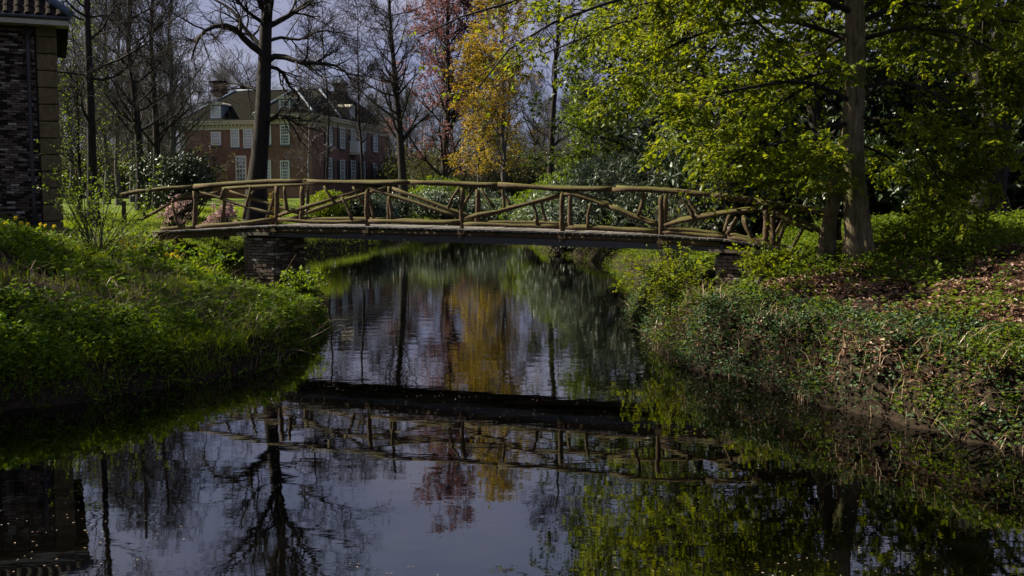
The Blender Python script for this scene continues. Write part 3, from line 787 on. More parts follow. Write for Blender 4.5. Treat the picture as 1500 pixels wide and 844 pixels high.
def window(org, u, nv, w, h, nx_, ny_, name='window', shut=False, frame='white_paint', parent=mansion, arch=None):
    """sash window standing 4 cm proud in its opening; org = lower centre on the wall face, u right, nv outward"""
    zv = np.array([0, 0, 1.0]); org = np.asarray(org, float)
    g = Geo(); box(g, org + zv * h / 2 + nv * 0.02, u * w / 2, nv * 0.03, zv * h / 2)
    win = link(name, g.mesh('pane'), M['glass'], parent)
    fw = 0.11; g = Geo()
    for sx in (-1, 1): box(g, org + zv * h / 2 + u * sx * (w / 2) + nv * 0.05, u * fw / 2, nv * 0.07, zv * (h / 2 + fw / 2))
    for zz in (0, h): box(g, org + zv * zz + nv * 0.052, u * (w / 2 - fw / 2), nv * 0.07, zv * fw / 2)
    box(g, org + zv * h / 2 + nv * 0.05, u * (w / 2 - fw / 2), nv * 0.045, zv * 0.05)
    link('frame', g.mesh('frame'), M[frame], win)
    g = Geo()
    for k in range(1, nx_): box(g, org + zv * h / 2 + u * (k / nx_ - .5) * w + nv * 0.048, u * 0.022, nv * 0.03, zv * (h / 2 - 0.06))
    for k in range(1, ny_):
        if abs(k / ny_ - .5) > 0.01: box(g, org + zv * h * k / ny_ + nv * 0.046, u * (w / 2 - 0.06), nv * 0.03, zv * 0.022)
    link('glazing_bars', g.mesh('glazing_bars'), M[frame], win)
    g = Geo(); box(g, org - zv * 0.13 + nv * 0.08, u * (w / 2 + .14), nv * 0.12, zv * 0.06); link('sill', g.mesh('sill'), M['lead'], win)
    if shut:
        for sx in (-1, 1):
            g = Geo(); sw = w * 0.46
            c = org + zv * h / 2 + u * sx * (w / 2 + sw / 2 + 0.08) + nv * 0.05
            box(g, c, u * sw / 2, nv * 0.03, zv * h / 2)
            for q in range(3): box(g, c + zv * h * (q - 1) / 3.1 + nv * 0.035, u * sw * 0.36, nv * 0.015, zv * h * 0.13)
            link('shutter', g.mesh('shutter'), M['shutter'], win)
    return win
def front_win(px, ya, yb, wpx, v, nx_, ny_, **k):
    a_ = hit(px, yb, hp(0, v, 0), HV); t_ = hit(px, ya, hp(0, v, 0), HV); r_ = hit(px + wpx, yb, hp(0, v, 0), HV)
    return window(a_, HU, -HV, float(np.dot(r_ - a_, HU)), float(t_[2] - a_[2]), nx_, ny_, **k)
front_win(317, 194, 212, 13, V0, 4, 4); front_win(345, 190, 215, 11, V0, 4, 6); front_win(364, 190, 216, 12, V0, 4, 6); front_win(354, 229, 266, 14, V0, 3, 6)
for px in (391, 418):
    front_win(px, 184, 211, 12, 0, 4, 6); front_win(px, 236, 263, 12, 0, 4, 6)
for px in (289,):
    a_ = hit(px, 212, hp(0, V0, 0), HV); g = Geo(); box(g, a_ + np.array([0, 0, 1.0]) - HV * .01, HU * .62, HV * .04, (0, 0, 1.05)); link('blind_panel', g.mesh('blind_panel'), M['house_brick'], mansion)
for px, yb in ((317, 236), (354, 228)):        # brick relieving arches
    a_ = hit(px, yb, hp(0, V0, 0), HV); g = Geo(); q = []
    for k in range(9):
        an = math.pi * (k + .5) / 9; c = a_ + HU * math.cos(an) * .85 + np.array([0, 0, math.sin(an) * .75]) - HV * .03
        rd = HU * math.cos(an) + np.array([0, 0, math.sin(an)]); tg = -HU * math.sin(an) + np.array([0, 0, math.cos(an)])
        box(g, c, rd * .2, HV * .06, tg * .13)
    link('brick_arch', g.mesh('brick_arch'), M['brick_arch'] if 'brick_arch' in M else M['house_brick'], mansion)
for v, ya, yb in ((4.0, 185, 213), (7.6, 188, 217), (10.8, 189, 218), (13.8, 191, 220), (17.9, 193, 222)):
    px = PX0 + F * hp(0, v, 0)[0] / hp(0, v, 0)[1]
    for (y0, y1) in ((ya, yb), (ya + 47, yb + 48)):
        a_ = hit(px, y1, HC, HU); t_ = hit(px, y0, HC, HU)
        window(a_, HV, HU, 1.25, float(t_[2] - a_[2]), 4, 6, shut=True)
def dormer(px, ya, yb, wpx, v, u_, nv_, plane_n, back):
    a_ = hit(px, yb, hp(0, v, 0) if plane_n is HV else hp(u_, 0, 0), plane_n); t_ = hit(px, ya, hp(0, v, 0) if plane_n is HV else hp(u_, 0, 0), plane_n)
    uu = HU if plane_n is HV else HV
    w = wpx; h = float(t_[2] - a_[2]); zv = np.array([0, 0, 1.0])
    g = Geo(); box(g, a_ + zv * h / 2 - nv_ * (back / 2), uu * w / 2, nv_ * back / 2, zv * h / 2)
    d = link('dormer', g.mesh('dormer'), M['lead'], mansion)
    # curved hood
    g = Geo(); n_ = 7; vv = []
    for k in range(n_ + 1):
        an = math.pi * k / n_; c = a_ + zv * h + uu * math.cos(an) * (w / 2 + .16) + zv * math.sin(an) * .34
        vv += [c + nv_ * .2, c - nv_ * back]
    g.add(vv, [[2 * k, 2 * k + 1, 2 * k + 3, 2 * k + 2] for k in range(n_)])
    base = a_ + zv * h + nv_ * .2; g.add([base] + [vv[2 * k] for k in range(n_ + 1)], [[0, k + 1, k + 2] for k in range(n_)])
    link('hood', g.mesh('hood'), M['cream_paint'], d)
    win = window(a_ + zv * .12 + nv_ * .02, uu, nv_, w * .66, h * .8, 3, 4, name="dormer_window")
    return d
dormer(317, 154, 174, 1.5, V0 - 0.1, 0, -HV, HV, 2.6); dormer(418, 145, 167, 1.5, -0.1, 0, -HV, HV, 2.6); dormer(515, 158, 178, 1.5, 0, 0.1, HU, HU, 2.6)
# small white balcony on the right-hand front
a_ = hit(516, 226, HC, HU); g = Geo()
box(g, a_ + HU * .5, HV * 1.0, HU * .5, (0, 0, .09)); bal = link('balcony', g.mesh('balcony'), M['cream_paint'], mansion)
g = Geo(); box(g, a_ + HU * .95 + np.array([0, 0, .75]), HV * .98, HU * .05, (0, 0, .62)); box(g, a_ + HU * .5 + HV * .93 + np.array([0, 0, .75]), HV * .05, HU * .42, (0, 0, .62)); box(g, a_ + HU * .5 - HV * .93 + np.array([0, 0, .75]), HV * .05, HU * .42, (0, 0, .62))
link('parapet', g.mesh('parapet'), M['white_paint'], bal)

# ------------------------------------------------------------------ trees
def g1(x, y): return float(gz([x], [y])[0])

def trunk_line(rng, base, H, r, lean=(0, 0), k=14, wig=0.02, tip=0.15):
    t = np.linspace(0, 1, k)
    p = np.zeros((k, 3)); p[:, 2] = t * H
    w = np.cumsum(rng.normal(size=(k, 2)) * wig * H / k * 3, axis=0); w -= w[0]
    p[:, :2] = w + np.outer(t, lean)
    R = r * (1 - (1 - tip) * t ** 0.9); R[0] *= 1.45; R[1] *= 1.08
    return (p + np.asarray(base))[None], R[None]

def bare_parts(rng, tp, tr, lim=None, lr=None, n1=26, l1=4.5, a1=1.0, first=0.3, up1=0.08, n2=6, l2=1.8, n3=5, l3=0.9, n4=4, l4=0.45, rtw=0.006, k1=7, up=0.06, wig1=0.16):
    """branch levels of a leafless tree -> Geo of limbs+twigs"""
    g = Geo()
    P1, R1 = grow(rng, tp, tr, n1, first, 0.97, l1, a1, k1, up1, wig1, 0.42, 0.18, rmax=0.14, tfade=0.55)
    if lim is not None:
        P1b = np.stack([resample(q, k1 + 3) for q in lim]); 
        R1b = np.stack([np.linspace(a_, b_, k1 + 3) for a_, b_ in lr])
        g.add(*tubes(P1b, R1b, 7))
        P2b, R2b = grow(rng, P1b, R1b, n2 + 4, 0.15, 1.0, l2 * 1.2, 0.9, 5, up, 0.2, 0.55, 0.25, tfade=0.4)
        if n1: g.add(*tubes(P1, R1, 6))
        P2, R2 = grow(rng, P1, R1, n2, 0.2, 1.0, l2, 0.8, 5, up, 0.18, 0.6, 0.25)
        P2 = np.concatenate([P2, P2b]); R2 = np.concatenate([R2, R2b])
    else:
        g.add(*tubes(P1, R1, 6))
        P2, R2 = grow(rng, P1, R1, n2, 0.15, 1.0, l2, 0.8, 5, up, 0.18, 0.6, 0.25)
    R2 = np.maximum(R2, rtw * 1.5)
    g.add(*tubes(P2, R2, 3))
    P3, R3 = grow(rng, P2, R2, n3, 0.15, 1.0, l3, 0.75, 3, up, 0.2, 0.65, 0.4)
    R3 = np.maximum(R3, rtw); g.add(*tubes(P3, R3, 3))
    P4 = P3
    if n4:
        P4, R4 = grow(rng, P3, R3, n4, 0.15, 1.0, l4, 0.7, 3, up, 0.2, 0.8, 0.6)
        R4 = np.maximum(R4 * 0 + rtw * 0.8, 0); g.add(*tubes(P4, R4, 3))
    return g, P4, P3

def add_tree(name, base, label, cat='tree', group=None):
    return empty(name, tuple(float(v) for v in base), label, cat, group)

def bare_tree(name, label, px, d, H, r, seed, bark='bark_dark', lean=(0, 0), leaf=None, leafper=0, leafsize=0.06, group=None, trunk_pts=None, lim=None, lr=None, tipr=0.15, **kw):
    rng = np.random.default_rng(seed)
    if trunk_pts is not None:
        tp = resample(np.array([P(*q) for q in trunk_pts]), 16)
        tp[0, 2] = g1(tp[0, 0], tp[0, 1]) - 0.1
        tp = tp[None]; tr = (r * (1 - (1 - tipr) * np.linspace(0, 1, 16) ** 0.9))[None]; tr[0, 0] *= 1.5; tr[0, 1] *= 1.1
        base = tp[0, 0]
    else:
        x = (px - PX0) / F * d; base = np.array([x, d, g1(x, d) - 0.1])
        tp, tr = trunk_line(rng, base, H, r, lean, tip=tipr)
    o = add_tree(name, base, label, group=group)
    g = Geo(); g.add(*tubes(tp, tr, 12)); link('trunk', g.mesh('trunk', True), M[bark], o)
    g, tw, P3 = bare_parts(rng, tp, tr, lim, lr, **kw)
    if leaf:
        link('branches', g.mesh('branches', True), M[bark], o)
        v, f, rr = leaf_on_twigs(rng, tw, leafper, leafsize, six=False)
        gl = Geo(); gl.add(v, f, rr); link('crown', gl.mesh('crown'), M[leaf], o)
    else:
        link('crown', g.mesh('crown', True), M[bark], o)
    return o

# big bare tree in the middle distance, its limbs set out one by one
D0 = 45.0
rt = np.random.default_rng(11)
def limb(pts, dd):
    n_ = len(pts); return np.array([P(x, y, D0 + dd * i / (n_ - 1)) for i, (x, y) in enumerate(pts)])
limbs = [limb([(384, 78), (362, 62), (348, 45), (335, 38), (318, 38), (300, 45), (288, 62), (280, 88)], -2), limb([(386, 72), (370, 55), (355, 38), (340, 15), (315, 0), (285, -15)], 2),
         limb([(390, 90), (405, 82), (425, 86), (440, 92), (475, 93), (500, 100), (514, 118)], -1.5), limb([(390, 102), (400, 98), (415, 108), (425, 128), (436, 138), (440, 158)], 1.5),
         limb([(386, 182), (395, 176), (410, 170), (425, 175), (445, 185), (468, 192)], -1), limb([(391, 40), (420, 25), (450, 5), (480, -15), (520, -35)], 3),
         limb([(392, 5), (410, -40), (440, -85), (485, -130)], -3), limb([(390, 20), (368, -20), (335, -60), (290, -95)], -4), limb([(394, -60), (370, -130), (340, -185)], 3),
         limb([(394, -55), (430, -120), (465, -190)], 3), limb([(389, 62), (412, 55), (440, 58), (470, 45), (505, 50)], 4), limb([(386, 135), (365, 128), (340, 122), (318, 126)], 2),
         limb([(393, -20), (425, -50), (465, -60), (525, -85)], 2), limb([(393, -30), (350, -70), (300, -125), (255, -150)], 0), limb([(396, -130), (440, -190), (500, -215)], -2),
         limb([(396, -120), (350, -190), (300, -220)], -2), limb([(397, -150), (400, -230), (420, -290)], 2)]
lrs = [(0.17, 0.03), (0.13, 0.02), (0.15, 0.03), (0.10, 0.03), (0.11, 0.025), (0.14, 0.025), (0.15, 0.03), (0.15, 0.03), (0.13, 0.02), (0.13, 0.02), (0.09, 0.02), (0.07, 0.02), (0.1, 0.02), (0.12, 0.02), (.1, .02), (.1, .02), (.08, .02)]
bare_tree('bare_oak_tree', 'tall thick-trunked bare tree with arching limbs standing before the mansion', 0, 0, 0, 0.43, 5, trunk_pts=[(372, 306, D0), (378, 250, D0), (384, 180, D0), (387, 110, D0), (389, 50, D0), (392, 0, D0), (395, -80, D0), (393, -170, D0), (398, -270, D0)],
          lim=limbs, lr=lrs, n1=14, l1=3.0, first=0.45, n2=9, l2=1.9, n3=6, l3=1.0, n4=4, l4=0.5, rtw=0.0075, tipr=0.2)
# flanking bare trees
bare_tree('bare_tree', 'straight dark bare trunk rising beside the brick outbuilding', 0, 0, 0, 0.19, 21, trunk_pts=[(136, 300, 38), (133, 170, 38), (129, 60, 38), (127, -40, 38), (130, -190, 38)], n1=26, l1=3.4, first=0.25, a1=1.2, n2=7, l2=1.4, n3=5, l3=0.8, n4=4, l4=0.4, rtw=0.0065, tipr=0.35)
bare_tree('bare_tree', 'bare tree with slightly bent trunk, left one of the close pair', 0, 0, 0, 0.22, 22, trunk_pts=[(207, 290, 50), (203, 200, 50), (196, 130, 50), (188, 70, 50), (190, 10, 50), (186, -80, 50)], n1=34, l1=3.2, first=0.2, a1=1.0, n2=6, l2=1.3, n3=5, l3=0.75, n4=3, l4=0.4, rtw=0.0065, tipr=0.3)
bare_tree('bare_tree', 'bare tree with upright twigs, right one of the close pair', 0, 0, 0, 0.21, 23, trunk_pts=[(230, 290, 53), (229, 200, 53), (225, 130, 53), (221, 60, 53), (224, -10, 53), (222, -60, 53)], n1=34, l1=3.2, first=0.2, a1=0.9, n2=6, l2=1.3, n3=5, l3=0.75, n4=3, l4=0.4, rtw=0.0065, up=0.12, tipr=0.3)
bare_tree('bare_tree', 'slender dark bare tree standing right of the mansion', 0, 0, 0, 0.34, 24, trunk_pts=[(592, 300, 75), (586, 200, 75), (579, 120, 75), (573, 50, 75), (570, 0, 75), (572, -30, 75)], n1=40, l1=4.2, first=0.25, a1=1.1, n2=6, l2=1.4, n3=5, l3=0.8, n4=3, l4=0.4, rtw=0.009, tipr=0.25)
bare_tree('young_birch', 'thin pale-stemmed young tree in front of the mansion corner', 451, 50, 9.0, 0.07, 25, 'bark_pale', n1=22, l1=1.5, first=0.3, n2=5, l2=0.7, n3=4, l3=0.4, n4=0, rtw=0.005)
bare_tree('bare_tree', 'thin bare tree in front of the shuttered windows, nearer the mansion corner', 477, 62, 13, 0.11, 26, n1=30, l1=2.6, first=0.35, n2=6, l2=1.2, n3=4, l3=0.7, n4=3, l4=0.4, rtw=0.008)
bare_tree('bare_tree', 'thin bare tree before the far shuttered windows of the mansion', 530, 66, 14, 0.12, 27, n1=30, l1=2.8, first=0.35, n2=6, l2=1.2, n3=4, l3=0.7, n4=3, l4=0.4, rtw=0.008)
bare_tree('bare_tree', 'dark forked bare tree between the golden tree and the beech leaves', 806, 58, 15, 0.26, 28, n1=26, l1=3.2, first=0.25, n2=6, l2=1.5, n3=5, l3=0.8, n4=4, l4=0.4, rtw=0.009)
# coloured spring trees
bare_tree('copper_beech', 'reddish-leaved copper beech right of the mansion', 650, 86, 20, 0.34, 31, leaf='red_leaf', leafper=12, leafsize=0.18, n1=64, l1=8.0, first=0.06, a1=0.9, n2=7, l2=2.1, n3=5, l3=1.1, n4=0, l4=0.5, rtw=0.009)
bare_tree('golden_birch', 'golden yellow spring tree with thin stem over the bridge', 738, 75, 16.0, 0.15, 32, leaf='gold_leaf', leafper=10, leafsize=0.16, n1=58, l1=6.0, first=0.06, a1=0.7, n2=6, l2=1.8, wig1=0.2, n3=5, l3=0.9, n4=0, l4=0.45, rtw=0.008, up=-0.02, bark='bark_grey')
bare_tree('golden_birch', 'smaller golden tree left of the thin golden one', 702, 80, 12.5, 0.13, 33, leaf='gold_leaf', leafper=10, leafsize=0.15, n1=42, l1=3.7, first=0.05, a1=0.9, n2=6, l2=1.4, n3=5, l3=0.75, n4=0, l4=0.4, rtw=0.008, up=-0.02, bark='bark_grey')
bare_tree('spring_tree', 'small yellow-green tree behind the silvery rhododendron', 862, 48, 8.0, 0.12, 34, leaf='fresh_leaf', leafper=10, leafsize=0.11, n1=40, l1=2.4, first=0.12, a1=1.0, n2=6, l2=1.1, n3=5, l3=0.6, n4=0, l4=0.3, rtw=0.006)
bare_tree('spring_tree', 'yellow-green young tree behind the brick outbuilding corner', 118, 44, 8.5, 0.1, 35, leaf='fresh_leaf', leafper=1, leafsize=0.09, n1=36, l1=2.2, first=0.15, a1=1.0, n2=6, l2=1.0, n3=4, l3=0.6, n4=3, l4=0.3, rtw=0.006)

# wood behind the house: three bare trees copied
protos = []
for sd, H in ((41, 17), (42, 19), (43, 15)):
    rng = np.random.default_rng(sd)
    tp, tr = trunk_line(rng, (0, 0, 0), H, 0.24, (0.4, 0.3), wig=0.03)
    g = Geo(); g.add(*tubes(tp, tr, 7)); tme_ = g.mesh('trunk', True)
    g, _, _ = bare_parts(rng, tp, tr, n1=44, l1=4.6, first=0.2, a1=0.8, up1=0.14, n2=6, l2=1.8, n3=4, l3=1.0, n4=2, l4=0.6, rtw=0.010, up=0.12)
    cme_ = g.mesh('crown', True)
    for q in (tme_, cme_): q.materials.append(M['bark_grey'])
    protos.append((tme_, cme_))
rw = np.random.default_rng(50)
wood = []
for px in np.arange(60, 470, 15.0): wood.append((px + rw.uniform(-6, 6), rw.uniform(132, 175), 'bare leafless tree in the wood behind the brick mansion', 'bare trees of the wood behind the mansion'))
for px in np.arange(470, 1000, 14.0): wood.append((px + rw.uniform(-6, 6), rw.uniform(105, 165), 'bare leafless tree in the far wood right of the mansion', 'bare trees of the wood right of the mansion'))
for px in np.arange(92, 275, 22.0): wood.append((px + rw.uniform(-8, 8), rw.uniform(66, 105), 'bare grey tree of the thicket left of the mansion', 'bare trees of the thicket left of the mansion'))
for px, d, lab, grp in wood:
    x = (px - PX0) / F * d; k = rw.integers(3); sc = rw.uniform(0.85, 1.15) * (0.85 if d < 120 else 1.0)
    if px > 470: sc *= 0.8
    o = add_tree('woodland_tree', (x, d, g1(x, d) - 0.1), lab, group=grp)
    o.scale = (sc, sc, sc); o.rotation_euler = (0, 0, rw.uniform(0, 6.28))
    link('trunk', protos[k][0], None, o, True); link('crown', protos[k][1], None, o, True)

ug = []
for sd in (55, 56):
    rng = np.random.default_rng(sd); n_ = 46
    p0 = rng.normal(size=(n_, 3)) * np.array([1.6, 0.9, 0]); D = nrmz(rng.normal(size=(n_, 3)) * np.array([.4, .4, .1]) + np.array([0, 0, 1.0])); Ls = rng.uniform(2.2, 5.2, n_); q = np.empty((n_, 6, 3)); q[:, 0] = p0
    for k in range(1, 6): D = nrmz(D + rng.normal(size=D.shape) * .1); q[:, k] = q[:, k - 1] + D * (Ls / 5)[:, None]
    R = np.tile(np.linspace(.05, .015, 6), (n_, 1)); g = Geo(); g.add(*tubes(q, R, 4))
    P2, R2 = grow(rng, q, R, 9, .15, 1, 1.3, .6, 4, .05, .15, .6, .4); g.add(*tubes(P2, np.maximum(R2, .012), 3)); P3, R3 = grow(rng, P2, R2, 5, .1, 1, .7, .7, 3, .03, .2, .7, .5); g.add(*tubes(P3, np.maximum(R3, .010), 3))
    sm = g.mesh('stems'); sm.materials.append(M['bark_grey']); gl = Geo(); gl.add(*leaf_on_twigs(rng, P3, 2, .16, six=False)); cm_ = gl.mesh('crown'); cm_.materials.append(M['thicket_leaf']); ug.append((sm, cm_))
for px in np.concatenate([np.arange(90, 262, 13.0), np.arange(570, 960, 13.0)]):
    d = rw.uniform(96, 128); x = (px - PX0) / F * d; k = rw.integers(2); sc = rw.uniform(.8, 1.3); left = px < 400
    o = add_tree('thicket_bush', (x, d, g1(x, d) - .1), 'twiggy half-bare bush in the thicket left of the mansion' if left else 'twiggy half-bare bush in the undergrowth of the far wood', 'shrub', 'thicket bushes left of the mansion' if left else 'undergrowth bushes of the far wood')
    o.scale = (sc, sc, sc); o.rotation_euler = (0, 0, rw.uniform(0, 6.28)); link('stems', ug[k][0], None, o, True); link('crown', ug[k][1], None, o, True)

# leafy beeches on the right bank
def beech(name, label, trunks, radii, limbs, seed, n2=9, l2=1.5, n3=6, l3=0.7, n4=0, leafper=6, size=0.085, leaf='beech_leaf', bark='bark_beech', auto=0, autolen=4.0, autofirst=0.15, six=True, droop=-0.05, group=None, keep=None):
    rng = np.random.default_rng(seed)
    base = np.array(trunks[0][0], float)
    o = add_tree(name, base, label, group=group)
    g = Geo(); lines = []
    for pts, (r0, r1) in zip(trunks, radii):
        q = resample(np.array(pts), 18); q[0, 2] = g1(q[0, 0], q[0, 1]) - 0.15
        R = np.linspace(r0, r1, 18); R[0] *= 1.5; R[1] *= 1.15; R[2] *= 1.04
        lines.append((q[None], R[None])); 
        n_ = 20; v, f = tubes(q[None], R[None], n_)
        # fluted, uneven section
        vv = v.reshape(18, n_, 3); ang = np.arange(n_) * 2 * math.pi / n_
        fl = 1 + 0.10 * np.cos(ang * 3 + 1.3)[None, :] * (np.linspace(1.3, 0.5, 18) + 2.2 * np.exp(-np.arange(18) / 0.7))[:, None] + 0.05 * np.cos(ang * 5 + 0.4)[None, :] + 0.03 * rng.normal(size=(18, n_))
        vv = q[:, None, :] + (vv - q[:, None, :]) * fl[:, :, None]
        g.add(vv, f)
    link('trunk', g.mesh('trunk', True), M[bark], o)
    g = Geo()
    P1, R1 = [], []
    for q, r0 in limbs: P1.append(resample(np.array(q), 10)); R1.append(np.linspace(r0, 0.012, 10))
    P1 = np.array(P1).reshape(-1, 10, 3); R1 = np.array(R1).reshape(-1, 10)
    if auto:
        A, B = grow(rng, lines[0][0], lines[0][1], auto, autofirst, 0.97, autolen, 1.25, 10, droop, 0.13, 0.35, 0.12, rmax=0.09, tfade=0.4)
        P1 = np.concatenate([P1, A]); R1 = np.concatenate([R1, B])
    g.add(*tubes(P1, R1, 6))
    P2, R2 = grow(rng, P1, R1, n2, 0.18, 1.0, l2, 0.85, 5, droop, 0.15, 0.5, 0.25, flat=0.5, tfade=0.5)
    R2 = np.clip(R2, 0.006, 0.03); g.add(*tubes(P2, R2, 3))
    P3, R3 = grow(rng, P2, R2, n3, 0.1, 1.0, l3, 0.8, 3, droop * 1.2, 0.18, 0.6, 0.4, flat=0.5)
    R3 = np.clip(R3, 0.0035, 0.01); g.add(*tubes(P3, R3, 3))
    link('branches', g.mesh('branches', True), M[bark] if bark != 'bark_beech' else M['bark_dark'], o)
    v, f, rr = leaf_on_twigs(rng, P3, leafper, size, six=six, t0=0.05, keep=keep, spray=True)
    gl = Geo(); gl.add(v, f, rr); link('crown', gl.mesh('crown'), M[leaf], o)
    return o

BD_ = 17.2
def bl(pts): return [P(x, y, d) for x, y, d in pts]
ba = [bl([(1259, 392, 17.0), (1256, 320, 17.0), (1250, 240, 17.05), (1249, 190, 17.1), (1254, 110, 17.1), (1253, 20, 17.1), (1248, -90, 17.2), (1255, -260, 17.3), (1250, -420, 17.4)]),
      bl([(1211, 352, 17.7), (1220, 300, 17.6), (1230, 240, 17.4), (1243, 190, 17.2)])]
la = [(bl([(1250, 150, 17.1), (1180, 120, 16.6), (1090, 130, 16.2), (1010, 150, 15.8), (935, 185, 15.6)]), 0.042),
      (bl([(1250, 60, 17.1), (1150, 30, 17.6), (1040, 45, 18.0), (960, 80, 18.2), (890, 130, 18.3)]), 0.048),
      (bl([(1250, 100, 17.1), (1190, 110, 18.0), (1110, 150, 18.6), (1040, 190, 18.9), (985, 225, 19.0)]), 0.036),
      (bl([(1248, 180, 17.1), (1190, 190, 16.6), (1130, 215, 16.2), (1085, 228, 16.0), (1055, 255, 15.9)]), 0.030),
      (bl([(1250, 200, 17.1), (1190, 205, 17.6), (1140, 225, 18.0), (1100, 250, 18.1)]), 0.027),
      (bl([(1248, 220, 17.1), (1215, 230, 16.4), (1185, 245, 16.0), (1165, 272, 15.8)]), 0.024),
      (bl([(1252, 20, 17.1), (1130, -30, 16.5), (980, -20, 16.2), (860, 15, 16.0), (760, 60, 15.9), (700, 130, 15.9)]), 0.054),
      (bl([(1250, -60, 17.1), (1080, -70, 17.5), (900, -40, 17.8), (760, 0, 18.0), (660, 30, 18.0), (612, 55, 18.0)]), 0.060),
      (bl([(1252, 0, 17.1), (1100, 0, 19), (950, 20, 20), (820, 70, 20.5), (740, 100, 20.6)]), 0.048),
      (bl([(1255, 130, 17.1), (1320, 120, 16.5), (1390, 150, 16.0), (1450, 210, 15.8)]), 0.036),
      (bl([(1255, 170, 17.1), (1310, 180, 16.4), (1350, 220, 16.0), (1390, 290, 15.8)]), 0.030),
      (bl([(1255, 60, 17.1), (1340, 40, 16.4), (1430, 60, 15.8), (1500, 110, 15.5)]), 0.042),
      (bl([(1255, 210, 17.1), (1300, 230, 17.6), (1350, 270, 17.8), (1400, 320, 17.9)]), 0.024),
      (bl([(1253, 20, 17.1), (1320, -20, 18.5), (1420, -10, 19.5), (1500, 30, 20)]), 0.042),
      (bl([(1250, -120, 17.1), (1050, -180, 17), (850, -160, 17), (740, -110, 17)]), 0.060), (bl([(1250, -150, 17.1), (1100, -230, 19), (950, -250, 20), (830, -210, 21)]), 0.060),
      (bl([(1250, -170, 17.1), (1120, -210, 15), (980, -200, 13.5), (880, -150, 13)]), 0.054), (bl([(1252, -200, 17.1), (1180, -330, 17), (1050, -390, 17), (900, -380, 17)]), 0.054),
      (bl([(1252, -100, 17.1), (1380, -170, 17), (1480, -160, 16), (1580, -100, 15)]), 0.060), (bl([(1252, -60, 17.1), (1350, -100, 14.5), (1430, -60, 13), (1500, 0, 12.5)]), 0.048),
      (bl([(1252, -240, 17.1), (1350, -360, 17), (1450, -400, 17)]), 0.048)]
beech('beech_tree', 'two-stemmed leafy beech at the right end of the bridge', ba, [(0.185, 0.10), (0.115, 0.11)], la, 61, n2=17, l2=1.35, n3=10, l3=0.55, leafper=17, size=0.086, auto=24, autolen=3.6, autofirst=0.42, six=False,
      keep=lambda p: (rt.random(len(p)) < 0.10 + 0.9 * sstep(-0.6, 2.4, p[:, 0])) & ((p[:, 2] > 2.95 - 0.35 * sstep(3.5, 5.0, p[:, 0])) | (p[:, 0] > 5.9) | (rt.random(len(p)) < 0.16)))

def simple_beech(label, px, d, H, r, seed, **kw):
    x = (px - PX0) / F * d; z = g1(x, d); rr_ = np.random.default_rng(seed + 900)
    t_ = [np.array([x + rr_.normal() * 0.12 * q, d + rr_.normal() * 0.1 * q, z + H * q / 6]) for q in range(7)]
    return beech('beech_tree', label, [t_], [(r, r * 0.3)], [], seed, **kw)
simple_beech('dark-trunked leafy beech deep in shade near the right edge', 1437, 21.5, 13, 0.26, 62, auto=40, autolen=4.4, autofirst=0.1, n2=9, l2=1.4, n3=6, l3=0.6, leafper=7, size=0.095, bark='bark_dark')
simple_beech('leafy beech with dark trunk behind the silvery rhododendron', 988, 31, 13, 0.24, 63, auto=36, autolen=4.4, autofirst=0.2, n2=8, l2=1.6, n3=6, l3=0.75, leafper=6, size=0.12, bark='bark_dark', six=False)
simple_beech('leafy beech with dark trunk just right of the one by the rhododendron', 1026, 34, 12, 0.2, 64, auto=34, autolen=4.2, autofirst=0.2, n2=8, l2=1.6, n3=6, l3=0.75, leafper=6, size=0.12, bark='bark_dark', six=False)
def copy_tree(src, label, px, d, rot, sc):
    x = (px - PX0) / F * d
    c_ = src.copy(); COL.objects.link(c_); c_.location = (x, d, g1(x, d) - 0.05); c_.rotation_euler = (0, 0, rot); c_.scale = (sc, sc, sc); c_['label'] = label
    for ch in src.children:
        q = ch.copy(); COL.objects.link(q); q.parent = c_
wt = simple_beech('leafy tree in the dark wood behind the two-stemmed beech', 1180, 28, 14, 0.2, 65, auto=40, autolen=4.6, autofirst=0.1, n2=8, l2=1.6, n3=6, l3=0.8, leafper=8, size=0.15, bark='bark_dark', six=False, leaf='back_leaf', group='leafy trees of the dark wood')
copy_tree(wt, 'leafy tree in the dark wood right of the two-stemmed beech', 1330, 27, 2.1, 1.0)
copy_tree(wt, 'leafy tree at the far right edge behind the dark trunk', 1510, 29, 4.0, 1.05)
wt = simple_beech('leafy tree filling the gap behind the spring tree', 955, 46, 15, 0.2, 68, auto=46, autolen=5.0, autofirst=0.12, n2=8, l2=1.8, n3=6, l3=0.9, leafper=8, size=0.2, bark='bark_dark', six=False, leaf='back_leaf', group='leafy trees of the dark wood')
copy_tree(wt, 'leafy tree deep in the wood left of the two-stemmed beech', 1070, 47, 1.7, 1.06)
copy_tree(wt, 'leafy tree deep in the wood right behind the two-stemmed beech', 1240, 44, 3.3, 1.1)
copy_tree(wt, 'leafy tree deep in the wood left of the dark trunk', 1400, 42, 5.0, 1.08)

